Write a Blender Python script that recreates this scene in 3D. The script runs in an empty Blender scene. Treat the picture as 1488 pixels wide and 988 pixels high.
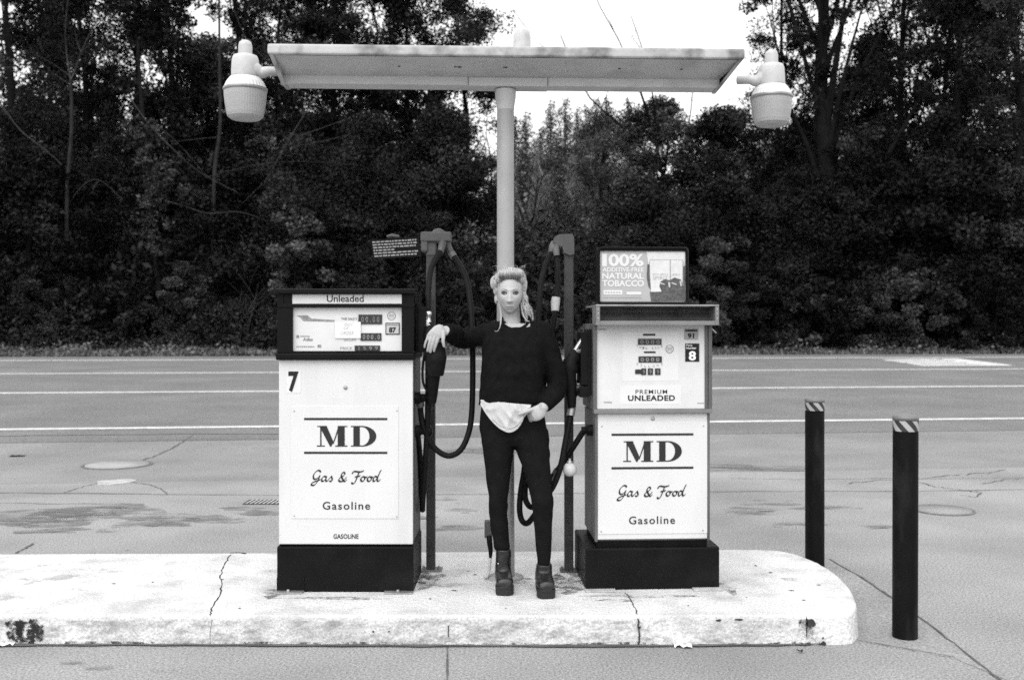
import bpy, bmesh, math, random
import numpy as np
from mathutils import Vector, Matrix

R = math.radians
random.seed(7)
sc = bpy.context.scene
COL = sc.collection

# ------------------------------------------------------------------ camera
F = 1447.0            # focal length in photograph pixels (1488 wide)
CX, HY = 744.0, 480.0 # principal column, horizon row
EYE = 1.55
cd = bpy.data.cameras.new("camera"); cam = bpy.data.objects.new("camera", cd); COL.objects.link(cam)
cam.location = (0, 0, EYE); cam.rotation_euler = (R(90), 0, 0)
cd.sensor_fit = 'HORIZONTAL'; cd.sensor_width = 36.0; cd.lens = 36.0 * F / 1488.0
cd.shift_y = -14.0 / 1488.0
cd.clip_start = 0.1; cd.clip_end = 2000
cd.dof.use_dof = True; cd.dof.focus_distance = 5.35; cd.dof.aperture_fstop = 3.0
sc.camera = cam

# ------------------------------------------------------------------ light
SUN_EL, SUN_AZ = R(52), R(-160)      # overcast: weak wide sun, high, behind and left of the camera
w = bpy.data.worlds.new("World"); sc.world = w; w.use_nodes = True
nt = w.node_tree; nt.nodes.clear()
sky = nt.nodes.new('ShaderNodeTexSky'); sky.sky_type = 'NISHITA'; sky.sun_disc = False
sky.sun_elevation = SUN_EL; sky.sun_rotation = SUN_AZ
sky.air_density = 1.0; sky.dust_density = 6.0; sky.ozone_density = 1.0
bw = nt.nodes.new('ShaderNodeRGBToBW'); bg = nt.nodes.new('ShaderNodeBackground'); wo = nt.nodes.new('ShaderNodeOutputWorld')
bg.inputs['Strength'].default_value = 0.15
nt.links.new(sky.outputs[0], bw.inputs[0])
pw = nt.nodes.new('ShaderNodeMath'); pw.operation = 'POWER'; pw.inputs[1].default_value = 0.30      # cloud cover evens the sky out
ml = nt.nodes.new('ShaderNodeMath'); ml.operation = 'MULTIPLY'; ml.inputs[1].default_value = 4.6
nt.links.new(bw.outputs[0], pw.inputs[0]); nt.links.new(pw.outputs[0], ml.inputs[0]); nt.links.new(ml.outputs[0], bg.inputs[0]); nt.links.new(bg.outputs[0], wo.inputs[0])
sd = bpy.data.lights.new("sun", 'SUN'); sun = bpy.data.objects.new("sun", sd); COL.objects.link(sun)
sd.energy = 0.6; sd.angle = R(60); sd.color = (1, 1, 1)
dirv = Vector((math.sin(SUN_AZ) * math.cos(SUN_EL), math.cos(SUN_AZ) * math.cos(SUN_EL), math.sin(SUN_EL)))
sun.rotation_euler = dirv.to_track_quat('Z', 'Y').to_euler()
sc.view_settings.view_transform = 'Standard'; sc.view_settings.look = 'None'
sc.view_settings.gamma = 1.0; sc.view_settings.use_curve_mapping = False
sc.view_settings.exposure = 0.85
sc.render.engine = 'CYCLES'
sc.cycles.use_denoising = False
sc.cycles.max_bounces = 6; sc.cycles.diffuse_bounces = 3; sc.cycles.glossy_bounces = 2
sc.cycles.sample_clamp_indirect = 4.0
sc.cycles.filter_width = 1.6
sc.cycles.use_adaptive_sampling = True; sc.cycles.adaptive_threshold = 0.016; sc.cycles.adaptive_min_samples = 16

# ------------------------------------------------------------------ pixel -> place
def PX(px, py, d):
    return Vector(((px - CX) / F * d, d, EYE - (py - HY) / F * d))
YAW = math.tan(R(6.6))                     # the road runs a little away to the right
ROAD_S, ROAD_K = 13.0, 0.0196
def s_of(x, y): return y - YAW * x
def gz(x, y):
    s = s_of(x, y)
    return 0.0 if s < ROAD_S else ROAD_K * (min(s, 44.0) - ROAD_S)
def GP(px, py, lift=0.0):
    q = (py - HY) / F; k = 1 - YAW * (px - CX) / F
    d = EYE / q
    if d * k > ROAD_S: d = (EYE + ROAD_K * ROAD_S) / (q + ROAD_K * k)
    x = (px - CX) / F * d
    return Vector((x, d, gz(x, d) + lift))
IZ = 0.145                                  # top of the pump island
def IP(px, py, lift=0.0):
    d = (EYE - IZ) * F / (py - HY)
    return Vector(((px - CX) / F * d, d, IZ + lift))

# ------------------------------------------------------------------ materials (black and white film: every colour is a grey)
def mat(name, base, rough=0.6, var=0.15, scale=8.0, bump=0.0, bscale=60.0, metallic=0.0, dirt=0.0, dirt_col=0.05, dscale=3.0, spec=0.5, stretch=None, attr=None, fine=0.0, fscale=400.0, dlo=0.5, dhi=0.72):
    m = bpy.data.materials.new(name); m.use_nodes = True
    n = m.node_tree.nodes; l = m.node_tree.links
    b = n['Principled BSDF']
    b.inputs['Roughness'].default_value = rough; b.inputs['Metallic'].default_value = metallic
    b.inputs['Specular IOR Level'].default_value = spec
    tc = n.new('ShaderNodeTexCoord'); src = tc.outputs['Object']
    if stretch:
        mp = n.new('ShaderNodeMapping'); mp.inputs['Scale'].default_value = stretch
        l.new(src, mp.inputs[0]); src2 = mp.outputs[0]
    else: src2 = src
    def noise(sc_, det=5, s=src):
        t = n.new('ShaderNodeTexNoise'); t.inputs['Scale'].default_value = sc_; t.inputs['Detail'].default_value = det
        l.new(s, t.inputs['Vector']); return t.outputs['Fac']
    def mrange(v, a, b_, c, d_):
        t = n.new('ShaderNodeMapRange'); t.inputs['From Min'].default_value = a; t.inputs['From Max'].default_value = b_
        t.inputs['To Min'].default_value = c; t.inputs['To Max'].default_value = d_; l.new(v, t.inputs['Value']); return t.outputs[0]
    def math_(op, a, b_):
        t = n.new('ShaderNodeMath'); t.operation = op
        for i, v in enumerate((a, b_)):
            if isinstance(v, (int, float)): t.inputs[i].default_value = v
            else: l.new(v, t.inputs[i])
        return t.outputs[0]
    val = mrange(noise(scale), 0.3, 0.7, base * (1 - var), base * (1 + var))
    if fine:
        val = math_('MULTIPLY', val, mrange(noise(fscale, 2), 0.3, 0.7, 1 - fine, 1 + fine))
    if dirt:
        dm = mrange(noise(dscale, 8, src2), dlo, dhi, 0.0, dirt)
        keep = math_('SUBTRACT', 1.0, dm)
        val = math_('ADD', math_('MULTIPLY', val, keep), math_('MULTIPLY', dm, dirt_col))
    if attr:
        at = n.new('ShaderNodeAttribute'); at.attribute_name = attr
        val = math_('MULTIPLY', val, at.outputs['Fac'])
    cmb = n.new('ShaderNodeCombineColor')
    for i in range(3): l.new(val, cmb.inputs[i])
    l.new(cmb.outputs[0], b.inputs['Base Color'])
    if bump:
        bp = n.new('ShaderNodeBump'); bp.inputs['Strength'].default_value = bump; bp.inputs['Distance'].default_value = 0.01
        l.new(noise(bscale, 4), bp.inputs['Height']); l.new(bp.outputs[0], b.inputs['Normal'])
    return m
M = {}
M['asphalt_road'] = mat('asphalt_road', 0.150, 0.9, 0.14, 0.6, 0.4, 90, fine=0.45, fscale=45, spec=0.25, dirt=0.25, dirt_col=0.08, dscale=0.5, stretch=(0.25, 1, 1))
M['forecourt'] = mat('forecourt', 0.250, 0.9, 0.20, 0.8, 0.5, 110, fine=0.42, fscale=85, spec=0.25, dirt=0.4, dirt_col=0.17, dscale=0.6, stretch=(0.5, 1, 1))
M['asphalt_strip'] = mat('asphalt_strip', 0.205, 0.9, 0.16, 0.8, 0.5, 110, fine=0.42, fscale=85, spec=0.25, dirt=0.4, dirt_col=0.15, dscale=0.6, stretch=(0.5, 1, 1))
M['apron'] = mat('apron', 0.255, 0.9, 0.16, 2.0, 0.4, 120, fine=0.35, fscale=90, spec=0.25)
M['verge_soil'] = mat('verge_soil', 0.03, 1.0, 0.3, 3.0, spec=0.1)
M['hill_soil'] = mat('hill_soil', 0.03, 1.0, 0.4, 1.0, spec=0.05)
M['line'] = mat('line', 0.55, 0.8, 0.2, 5.0, dirt=0.5, dirt_col=0.25, dscale=6)
M['crack'] = mat('crack', 0.04, 1.0, 0.3, 9.0, spec=0.1)
M['pave_crack'] = mat('pave_crack', 0.10, 1.0, 0.35, 6.0, spec=0.1)
M['frame_metal'] = mat('frame_metal', 0.10, 0.45, 0.3, 6.0, 0.1, 40, metallic=0.3, dirt=0.6, dirt_col=0.05, dscale=6)
M['visor_metal'] = mat('visor_metal', 0.16, 0.5, 0.15, 8.0, dirt=0.4, dirt_col=0.15, dscale=7)
M['stain'] = mat('stain', 0.16, 0.8, 0.15, 5.0, fine=0.2, fscale=70, spec=0.3)
M['concrete'] = mat('concrete', 0.57, 0.85, 0.14, 3.0, 1.0, 45, fine=0.22, fscale=90, dirt=0.55, dirt_col=0.26, dscale=4.5, spec=0.2)
M['white_paint'] = mat('white_paint', 0.585, 0.35, 0.03, 3.0, 0.05, 12, dirt=0.35, dirt_col=0.40, dscale=3.5, stretch=(1.5, 1, .30))
M['plate_paint'] = mat('plate_paint', 0.60, 0.32, 0.03, 4.0, dirt=0.2, dirt_col=0.42, dscale=4, stretch=(1.5, 1, .3))
M['black_paint'] = mat('black_paint', 0.0065, 0.45, 0.25, 7.0, 0.08, 50, dirt=0.3, dirt_col=0.022, dscale=4, spec=0.08)
M['black_enamel'] = mat('black_enamel', 0.006, 0.4, 0.15, 6.0, spec=0.08)
M['ink'] = mat('ink', 0.014, 0.6, 0.1, 30.0, spec=0.2)
M['script_ink'] = mat('script_ink', 0.024, 0.6, 0.1, 30.0, spec=0.2)
M['faint_ink'] = mat('faint_ink', 0.22, 0.7, 0.3, 60.0, spec=0.2)
M['grey_ink'] = mat('grey_ink', 0.34, 0.7, 0.1, 30.0, spec=0.2)
M['counter'] = mat('counter', 0.014, 0.4, 0.2, 60.0)
M['dial'] = mat('dial', 0.60, 0.4, 0.04, 9.0, dirt=0.1, dirt_col=0.4)
M['paper'] = mat('paper', 0.80, 0.8, 0.04, 20.0)
M['sticker_grey'] = mat('sticker_grey', 0.42, 0.6, 0.05, 20.0)
M['steel'] = mat('steel', 0.34, 0.42, 0.2, 6.0, 0.1, 40, metallic=0.6, dirt=0.5, dirt_col=0.10, dscale=5, stretch=(1, 1, .25))
M['chrome'] = mat('chrome', 0.62, 0.28, 0.1, 20.0, metallic=0.8)
M['post_dark'] = mat('post_dark', 0.022, 0.6, 0.3, 9.0, 0.15, 60, dirt=0.6, dirt_col=0.06, dscale=7, stretch=(1, 1, .3))
M['post_pale'] = mat('post_pale', 0.19, 0.7, 0.2, 9.0, 0.15, 60, dirt=0.5, dirt_col=0.09, dscale=7, stretch=(1, 1, .3))
M['side_metal'] = mat('side_metal', 0.09, 0.55, 0.3, 4.0, 0.1, 30, dirt=0.8, dirt_col=0.022, dscale=5, stretch=(1, 1, .3))
M['bracket_grey'] = mat('bracket_grey', 0.058, 0.6, 0.2, 12.0, 0.1, 50, dirt=0.4, dirt_col=0.03, dscale=9)
M['canopy_paint'] = mat('canopy_paint', 0.45, 0.5, 0.08, 5.0, 0.05, 40, dirt=0.6, dirt_col=0.22, dscale=4)
M['rim_paint'] = mat('rim_paint', 0.42, 0.6, 0.12, 12.0, 0.1, 40, dirt=0.9, dirt_col=0.09, dscale=8, dlo=0.44, dhi=0.68)
M['lens_panel'] = mat('lens_panel', 0.45, 0.4, 0.06, 6.0, dirt=0.5, dirt_col=0.2, dscale=5)
M['post_paint'] = mat('post_paint', 0.31, 0.5, 0.12, 5.0, 0.05, 40, dirt=0.3, dirt_col=0.22, dscale=5, stretch=(1, 1, .3))
M['lamp_metal'] = mat('lamp_metal', 0.46, 0.5, 0.08, 12.0, 0.08, 50, dirt=0.7, dirt_col=0.24, dscale=11)
M['lamp_collar'] = mat('lamp_collar', 0.60, 0.4, 0.06, 12.0)
M['lamp_lens'] = mat('lamp_lens', 0.33, 0.25, 0.08, 9.0, 0.3, 220, dirt=0.3, dirt_col=0.3, dscale=9)
M['rubber'] = mat('rubber', 0.009, 0.5, 0.2, 20.0, spec=0.08)
M['nozzle_rubber'] = mat('nozzle_rubber', 0.008, 0.5, 0.3, 30.0, 0.1, 80, spec=0.08)
M['ball'] = mat('ball', 0.50, 0.6, 0.12, 20.0, dirt=0.4, dirt_col=0.25, dscale=20)
M['bollard'] = mat('bollard', 0.0055, 0.5, 0.2, 8.0, 0.12, 60, dirt=0.6, dirt_col=0.03, dscale=9, spec=0.08, stretch=(1, 1, .3))
M['bollard_cap'] = mat('bollard_cap', 0.16, 0.5, 0.2, 12.0, metallic=0.2)
M['cast_iron'] = mat('cast_iron', 0.13, 0.7, 0.25, 14.0, 0.3, 60)
M['cast_ring'] = mat('cast_ring', 0.13, 0.8, 0.25, 14.0)
M['pale_patch'] = mat('pale_patch', 0.36, 0.9, 0.3, 12.0, 0.2, 40)
M['bark_dark'] = mat('bark_dark', 0.008, 0.95, 0.35, 3.0, 0.4, 12, spec=0.1)
M['bark_grey'] = mat('bark_grey', 0.024, 0.95, 0.3, 3.0, 0.2, 14, spec=0.1)
M['bark_pale'] = mat('bark_pale', 0.040, 0.95, 0.3, 3.0, spec=0.1)
def leafmat(name, base): return mat(name, base, 0.6, 0.2, 0.6, attr='tone', spec=0.06)
M['leaf_dark'] = leafmat('leaf_dark', 0.016)
M['leaf_mid'] = leafmat('leaf_mid', 0.036)
M['leaf_ivy'] = leafmat('leaf_ivy', 0.05)
M['leaf_pale'] = leafmat('leaf_pale', 0.072)
M['conifer'] = leafmat('conifer', 0.17)  # pale base colour stands in for haze over the far hill
M['grass'] = leafmat('grass', 0.11)
M['skin'] = mat('skin', 0.38, 0.5, 0.04, 25.0, spec=0.3)
M['lip'] = mat('lip', 0.27, 0.45, 0.05, 25.0, spec=0.3)
M['brow'] = mat('brow', 0.17, 0.8, 0.1, 60.0)
M['eye_white'] = mat('eye_white', 0.26, 0.25, 0.02, 25.0)
M['iris'] = mat('iris', 0.03, 0.2, 0.1, 60.0)
M['lash'] = mat('lash', 0.02, 0.8, 0.1, 60.0)
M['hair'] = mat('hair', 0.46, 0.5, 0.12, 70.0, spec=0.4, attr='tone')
M['sweater'] = mat('sweater', 0.007, 0.95, 0.25, 30.0, 0.5, 160, spec=0.06)
M['trousers'] = mat('trousers', 0.008, 0.9, 0.2, 20.0, 0.15, 120, spec=0.06)
M['shirt'] = mat('shirt', 0.46, 0.85, 0.05, 12.0, 0.1, 150, spec=0.15)
M['leather'] = mat('leather', 0.009, 0.36, 0.4, 20.0, 0.2, 60, spec=0.5)
M['sole'] = mat('sole', 0.012, 0.6, 0.2, 20.0, spec=0.35)

# ------------------------------------------------------------------ mesh helpers
OFF = {}
def tag(o, label=None, cat=None, group=None, kind=None):
    if label: o['label'] = label
    if cat: o['category'] = cat
    if group: o['group'] = group
    if kind: o['kind'] = kind
    return o
def thing(name, label, cat, loc=(0, 0, 0), rz=0.0, group=None, world=True):
    o = bpy.data.objects.new(name, None); COL.objects.link(o)
    o.location = loc; o.rotation_euler = (0, 0, rz); o.empty_display_size = 0.1
    OFF[o.name] = Vector(loc) if world else Vector((0, 0, 0))
    return tag(o, label, cat, group)

class MB:
    def __init__(self): self.v = []; self.f = []; self.s = []; self.mi = []; self.cur = 0
    def add(self, vs, fs, smooth=False):
        b = len(self.v); self.v += [tuple(p) for p in vs]
        for f in fs: self.f.append([i + b for i in f]); self.s.append(smooth); self.mi.append(self.cur)
        return self
    def quad(self, a, b, c, d): return self.add([a, b, c, d], [(0, 1, 2, 3)])
    def box(self, x0, x1, y0, y1, z0, z1, bev=0.0, seg=2):
        if bev <= 0:
            vs = [(x, y, z) for x in (x0, x1) for y in (y0, y1) for z in (z0, z1)]
            return self.add(vs, [(0, 1, 3, 2), (4, 6, 7, 5), (0, 4, 5, 1), (2, 3, 7, 6), (0, 2, 6, 4), (1, 5, 7, 3)])
        bm = bmesh.new(); bmesh.ops.create_cube(bm, size=1.0)
        for v in bm.verts:
            v.co = Vector(((x0 + x1) / 2 + v.co.x * (x1 - x0), (y0 + y1) / 2 + v.co.y * (y1 - y0), (z0 + z1) / 2 + v.co.z * (z1 - z0)))
        bmesh.ops.bevel(bm, geom=bm.edges[:], offset=bev, segments=seg, profile=0.6, affect='EDGES')
        bm.verts.index_update()
        self.add([v.co[:] for v in bm.verts], [[v.index for v in f.verts] for f in bm.faces], False); bm.free(); return self
    def rings(self, rings, cap0=True, cap1=True, smooth=True):
        n = len(rings[0]); vs = [p for r in rings for p in r]; fs = []
        for i in range(len(rings) - 1):
            for j in range(n):
                k = (j + 1) % n
                fs.append((i * n + j, i * n + k, (i + 1) * n + k, (i + 1) * n + j))
        self.add(vs, fs, smooth)
        if cap0: self.add(rings[0], [list(range(n))[::-1]])
        if cap1: self.add(rings[-1], [list(range(n))])
        return self
    def lathe(self, prof, c=(0, 0, 0), n=28, axis='Z', cap=True, smooth=True):
        rs = []
        for r, h in prof:
            ring = []
            for j in range(n):
                a = 2 * math.pi * j / n; p = (r * math.cos(a), r * math.sin(a), h)
                if axis == 'X': p = (h, p[0], p[1])
                if axis == 'Y': p = (p[1], h, p[0])
                ring.append((c[0] + p[0], c[1] + p[1], c[2] + p[2]))
            rs.append(ring)
        return self.rings(rs, cap, cap, smooth)
    def tube(self, pts, rad, n=10, sub=0, cap=True, flat=None):
        pts = [Vector(p) for p in pts]
        if not isinstance(rad, (list, tuple)): rad = [rad] * len(pts)
        if sub:
            q = []; rr = []
            for i in range(len(pts) - 1):
                p0 = pts[max(i - 1, 0)]; p1 = pts[i]; p2 = pts[i + 1]; p3 = pts[min(i + 2, len(pts) - 1)]
                for k in range(sub):
                    t = k / sub
                    q.append(0.5 * ((2 * p1) + (p2 - p0) * t + (2 * p0 - 5 * p1 + 4 * p2 - p3) * t * t + (3 * p1 - p0 - 3 * p2 + p3) * t ** 3))
                    rr.append(rad[i] * (1 - t) + rad[i + 1] * t)
            q.append(pts[-1]); rr.append(rad[-1]); pts, rad = q, rr
        rs = []; up = None
        for i, p in enumerate(pts):
            t = (pts[min(i + 1, len(pts) - 1)] - pts[max(i - 1, 0)]).normalized()
            if up is None:
                up = Vector((0, 0, 1)) if abs(t.z) < 0.9 else Vector((1, 0, 0))
                if flat is not None: up = Vector(flat[1])
            a = t.cross(up).normalized(); up = a.cross(t).normalized()
            r = rad[i]; fl = flat[0] if flat is not None else 1.0
            rs.append([p + a * (r * math.cos(2 * math.pi * j / n)) + up * (r * fl * math.sin(2 * math.pi * j / n)) for j in range(n)])
        return self.rings(rs, cap, cap, True)
    def ell(self, c, rx, ry, rz, n=20, m=12, rot=None):
        vs = [];  fs = []
        for i in range(m + 1):
            a = math.pi * i / m
            for j in range(n):
                b = 2 * math.pi * j / n
                p = Vector((rx * math.sin(a) * math.cos(b), ry * math.sin(a) * math.sin(b), rz * math.cos(a)))
                if rot is not None: p = rot @ p
                vs.append(Vector(c) + p)
        for i in range(m):
            for j in range(n):
                fs.append((i * n + j, (i + 1) * n + j, (i + 1) * n + (j + 1) % n, i * n + (j + 1) % n))
        return self.add(vs, fs, True)
    def prism(self, poly, y0, y1):   # polygon in x,z extruded in y
        n = len(poly)
        vs = [(x, y0, z) for x, z in poly] + [(x, y1, z) for x, z in poly]
        fs = [list(range(n)), list(range(2 * n - 1, n - 1, -1))] + [(i + n, (i + 1) % n + n, (i + 1) % n, i) for i in range(n)]
        return self.add(vs, fs)
    def slab(self, poly, z0, z1):    # polygon in x,y extruded in z
        n = len(poly)
        vs = [(x, y, z0) for x, y in poly] + [(x, y, z1) for x, y in poly]
        fs = [list(range(n))[::-1], list(range(n, 2 * n))] + [(i, (i + 1) % n, (i + 1) % n + n, i + n) for i in range(n)]
        return self.add(vs, fs)
    def build(self, name, mats, parent=None, label=None, loc=None, fix=True):
        me = bpy.data.meshes.new(name)
        off = Vector((0, 0, 0))
        if parent is not None: off = OFF[parent.name]
        elif loc is not None: off = Vector(loc)
        me.from_pydata([(p[0] - off.x, p[1] - off.y, p[2] - off.z) for p in self.v], [], self.f)
        if not isinstance(mats, (list, tuple)): mats = [mats]
        for m in mats: me.materials.append(m)
        me.polygons.foreach_set('use_smooth', self.s); me.polygons.foreach_set('material_index', self.mi)
        if fix:
            bm = bmesh.new(); bm.from_mesh(me); bmesh.ops.remove_doubles(bm, verts=bm.verts[:], dist=1e-6) if False else None
            bmesh.ops.recalc_face_normals(bm, faces=bm.faces[:]); bm.to_mesh(me); bm.free()
        o = bpy.data.objects.new(name, me); COL.objects.link(o)
        if parent is not None: o.parent = parent
        elif loc is not None: o.location = loc
        OFF[o.name] = off
        if label: o['label'] = label
        return o

def settle(o, voxel=None, smooth=0, disp=None):
    """join overlapping shells of one mesh into one continuous skin"""
    if voxel:
        m = o.modifiers.new('r', 'REMESH'); m.mode = 'VOXEL'; m.voxel_size = voxel; m.use_smooth_shade = True
    if smooth:
        m = o.modifiers.new('s', 'SMOOTH'); m.factor = 0.5; m.iterations = smooth
    bpy.context.view_layer.update()
    dg = bpy.context.evaluated_depsgraph_get()
    me = bpy.data.meshes.new_from_object(o.evaluated_get(dg))
    old = o.data; o.modifiers.clear(); o.data = me; bpy.data.meshes.remove(old)
    n = len(me.vertices); co = np.empty(n * 3); me.vertices.foreach_get('co', co); co = co.reshape(-1, 3)
    if disp is not None:
        co = disp(co); me.vertices.foreach_set('co', co.ravel()); me.update()
    me.polygons.foreach_set('use_smooth', [True] * len(me.polygons))
    return o

def text_geo(s, bold=0.0, space=1.0):
    c = bpy.data.curves.new('t', 'FONT'); c.body = s; c.size = 1.0; c.offset = bold; c.space_character = space; c.resolution_u = 4
    o = bpy.data.objects.new('t', c); COL.objects.link(o)
    bpy.context.view_layer.update()
    me = bpy.data.meshes.new_from_object(o.evaluated_get(bpy.context.evaluated_depsgraph_get()))
    vs = [(v.co.x, v.co.y) for v in me.vertices]; fs = [list(p.vertices) for p in me.polygons]
    bpy.data.objects.remove(o); bpy.data.curves.remove(c); bpy.data.meshes.remove(me)
    return vs, fs
def text(mb, s, x0, x1, z0, z1, y, bold=0.0, space=1.0, shear=0.0):
    vs, fs = text_geo(s, bold, space)
    if not vs: return
    ax = [p[0] for p in vs]; az = [p[1] for p in vs]
    a0, a1, b0, b1 = min(ax), max(ax), min(az), max(az)
    out = []
    for p in vs:
        u = (p[0] - a0) / (a1 - a0); t = (p[1] - b0) / (b1 - b0)
        out.append((x0 + u * (x1 - x0) + shear * t * (z1 - z0), y, z0 + t * (z1 - z0)))
    mb.add(out, fs)
def rect(mb, x0, x1, z0, z1, y): mb.add([(x0, y, z0), (x1, y, z0), (x1, y, z1), (x0, y, z1)], [(0, 1, 2, 3)])
def fan(mb, poly, y): mb.add([(x, y, z) for x, z in poly], [list(range(len(poly)))])

def catmull(pts, n=10):
    out = []
    P = [np.array(p, float) for p in pts]
    for i in range(len(P) - 1):
        p0 = P[max(i - 1, 0)]; p1 = P[i]; p2 = P[i + 1]; p3 = P[min(i + 2, len(P) - 1)]
        for k in range(n):
            t = k / n
            out.append(0.5 * ((2 * p1) + (p2 - p0) * t + (2 * p0 - 5 * p1 + 4 * p2 - p3) * t * t + (3 * p1 - p0 - 3 * p2 + p3) * t ** 3))
    out.append(P[-1]); return out
# serif letters M and D, drawn as polygons (unit cap height)
def letter_M(mb, x0, z0, w, h, y):
    T = lambda a, b: (x0 + a / 1.36 * w, z0 + b * h)
    def r(a, b, c, d, dy): fan(mb, [T(a, c), T(b, c), T(b, d), T(a, d)], y - dy)
    r(0.0, 0.36, 0, 0.055, 0); r(0.15, 0.21, 0.055, 0.95, 0); r(0.02, 0.30, 0.95, 1.0, 0)
    fan(mb, [T(0.13, 0.95), T(0.455, 0.95), T(0.735, 0.25), T(0.65, 0.0), T(0.59, 0.0)], y - 0.0002)
    r(0.30, 0.455, 0.95, 1.0, 0.0002)
    fan(mb, [T(0.70, 0.12), T(0.745, 0.12), T(1.02, 0.95), T(0.955, 0.95)], y - 0.0004)
    r(0.93, 1.24, 0.0, 1.0, 0.0006); r(1.24, 1.36, 0.95, 1.0, 0.0006); r(0.82, 0.93, 0, 0.055, 0.0006); r(1.24, 1.36, 0, 0.055, 0.0006)
def letter_D(mb, x0, z0, w, h, y):
    T = lambda a, b: (x0 + a / 1.22 * w, z0 + b * h)
    def r(a, b, c, d): fan(mb, [T(a, c), T(b, c), T(b, d), T(a, d)], y)
    r(0.0, 0.12, 0.945, 1.0); r(0.0, 0.12, 0, 0.055); r(0.12, 0.43, 0, 1.0)
    n = 20; vs = []
    for i in range(n + 1):
        a = math.pi / 2 - math.pi * i / n
        o = (0.52 + 0.70 * math.cos(a), 0.5 + 0.5 * math.sin(a)); q = (0.52 + 0.37 * math.cos(a), 0.5 + 0.445 * math.sin(a))
        vs += [T(*o), T(*q)]
    mb.add([(x, y, z) for x, z in vs], [(2 * i, 2 * i + 2, 2 * i + 3, 2 * i + 1) for i in range(n)])
    r(0.43, 0.52, 0.945, 1.0); r(0.43, 0.52, 0, 0.055)
# brush script 'Gas & Food' : strokes of a broad nib
SCRIPT = [
 [(1.75,1.75),(1.62,2.05),(1.2,2.1),(.65,1.6),(.42,.95),(.6,.45),(1.05,.5),(1.5,.95),(1.62,1.2)],
 [(1.62,1.2),(1.4,.5),(1.05,-.25),(.55,-.75),(.1,-.7),(.15,-.35),(.8,.0),(1.7,.35)],
 [(2.75,.85),(2.4,1.0),(2.0,.6),(1.95,.12),(2.25,.05),(2.65,.5),(2.85,1.0)],[(2.85,1.0),(2.68,.4),(2.75,.05),(3.0,.12),(3.3,.5)],
 [(3.25,.42),(3.65,.95),(3.72,1.02)],[(3.7,1.0),(3.82,.6),(3.85,.2),(3.6,.0),(3.35,.12)],
 [(6.5,.35),(6.1,-.02),(5.7,.55),(5.5,1.1),(5.65,1.6),(6.0,1.75),(6.15,1.45),(5.85,1.05),(5.3,.7),(5.05,.3),(5.25,-.02),(5.75,.05),(6.25,.55),(6.45,.85)],
 [(7.55,1.45),(7.6,1.8),(8.0,1.95),(8.6,1.85),(9.2,1.9),(9.6,2.1)],[(8.75,1.85),(8.5,1.1),(8.2,.3),(7.9,-.3),(7.5,-.45),(7.4,-.15)],[(8.0,.9),(8.5,.95),(8.95,1.1)],
 [(9.55,.95),(9.15,.75),(9.05,.3),(9.25,.02),(9.6,.15),(9.8,.6),(9.6,.95)],[(9.6,.95),(9.85,.8),(10.2,.85)],
 [(10.75,.95),(10.35,.75),(10.25,.3),(10.45,.02),(10.8,.15),(11.0,.6),(10.8,.95)],[(10.8,.95),(11.05,.8),(11.3,.85)],
 [(12.0,.85),(11.65,1.0),(11.35,.6),(11.3,.12),(11.55,.05),(11.9,.45),(12.15,1.0)],[(12.75,2.25),(12.35,1.4),(12.05,.5),(12.1,.08),(12.35,.1),(12.65,.45)],
]
def script(mb, x0, x1, zb, xh, y):
    k = (x1 - x0) / 12.75; dy = 0
    for st in SCRIPT:
        pts = catmull(st, 8); nib = np.array((0.105, 0.13)); vs = []
        for i, p in enumerate(pts):
            t = pts[min(i + 1, len(pts) - 1)] - pts[max(i - 1, 0)]; t = t / (np.linalg.norm(t) + 1e-9)
            nrm = np.array((-t[1], t[0])) * 0.05; e = nib if nib @ nrm > 0 else -nib
            e = e * 0.8 + nrm
            for q in (p + e, p - e): vs.append((x0 + q[0] * k, y - dy, zb + q[1] * xh))
        mb.add(vs, [(2 * i, 2 * i + 2, 2 * i + 3, 2 * i + 1) for i in range(len(pts) - 1)]); dy += 0.00005

# ================================================================== SETTING
def sheet(name, xs, ss, mt, lift, kind='structure', drop=None):
    """a ground sheet on a grid of x and road-distance s"""
    vs = []; fs = []
    for s in ss:
        for x in xs:
            y = s + YAW * x
            vs.append((x, y, gz(x, y) + lift + (drop(x, s) if drop else 0)))
    n = len(xs)
    for i in range(len(ss) - 1):
        for j in range(n - 1): fs.append((i * n + j, i * n + j + 1, (i + 1) * n + j + 1, (i + 1) * n + j))
    b = MB(); b.add(vs, fs, True); o = b.build(name, mt, fix=False); tag(o, kind=kind); return o
def lin(a, b, n): return [a + (b - a) * i / n for i in range(n + 1)]
sheet('ground', lin(-400, 400, 40), [-60, -20, 0, 5, 9, 13, 16, 20, 25, 30, 35, 40, 44, 60, 100, 200, 400, 900], M['verge_soil'], -0.012)
sheet('forecourt', lin(-60, 60, 30), [-30, -10, 0, 4, 8, 10.6], M['forecourt'], 0.0)
sheet('asphalt_strip', lin(-60, 60, 30), [10.6, 12, 13, 14.3], M['asphalt_strip'], 0.0)
sheet('road', lin(-120, 120, 40), [14.28, 16, 20, 24, 28, 32, 36, 40.2], M['asphalt_road'], 0.004)
for nm, s, wd in (('edge_line', 15.85, .22), ('lane_line', 22.75, .27), ('lane_line', 29.6, .30), ('edge_line', 37.3, .42)):
    sheet(nm, lin(-110, 110, 40), [s - wd / 2, s + wd / 2], M['line'], 0.009)
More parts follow.
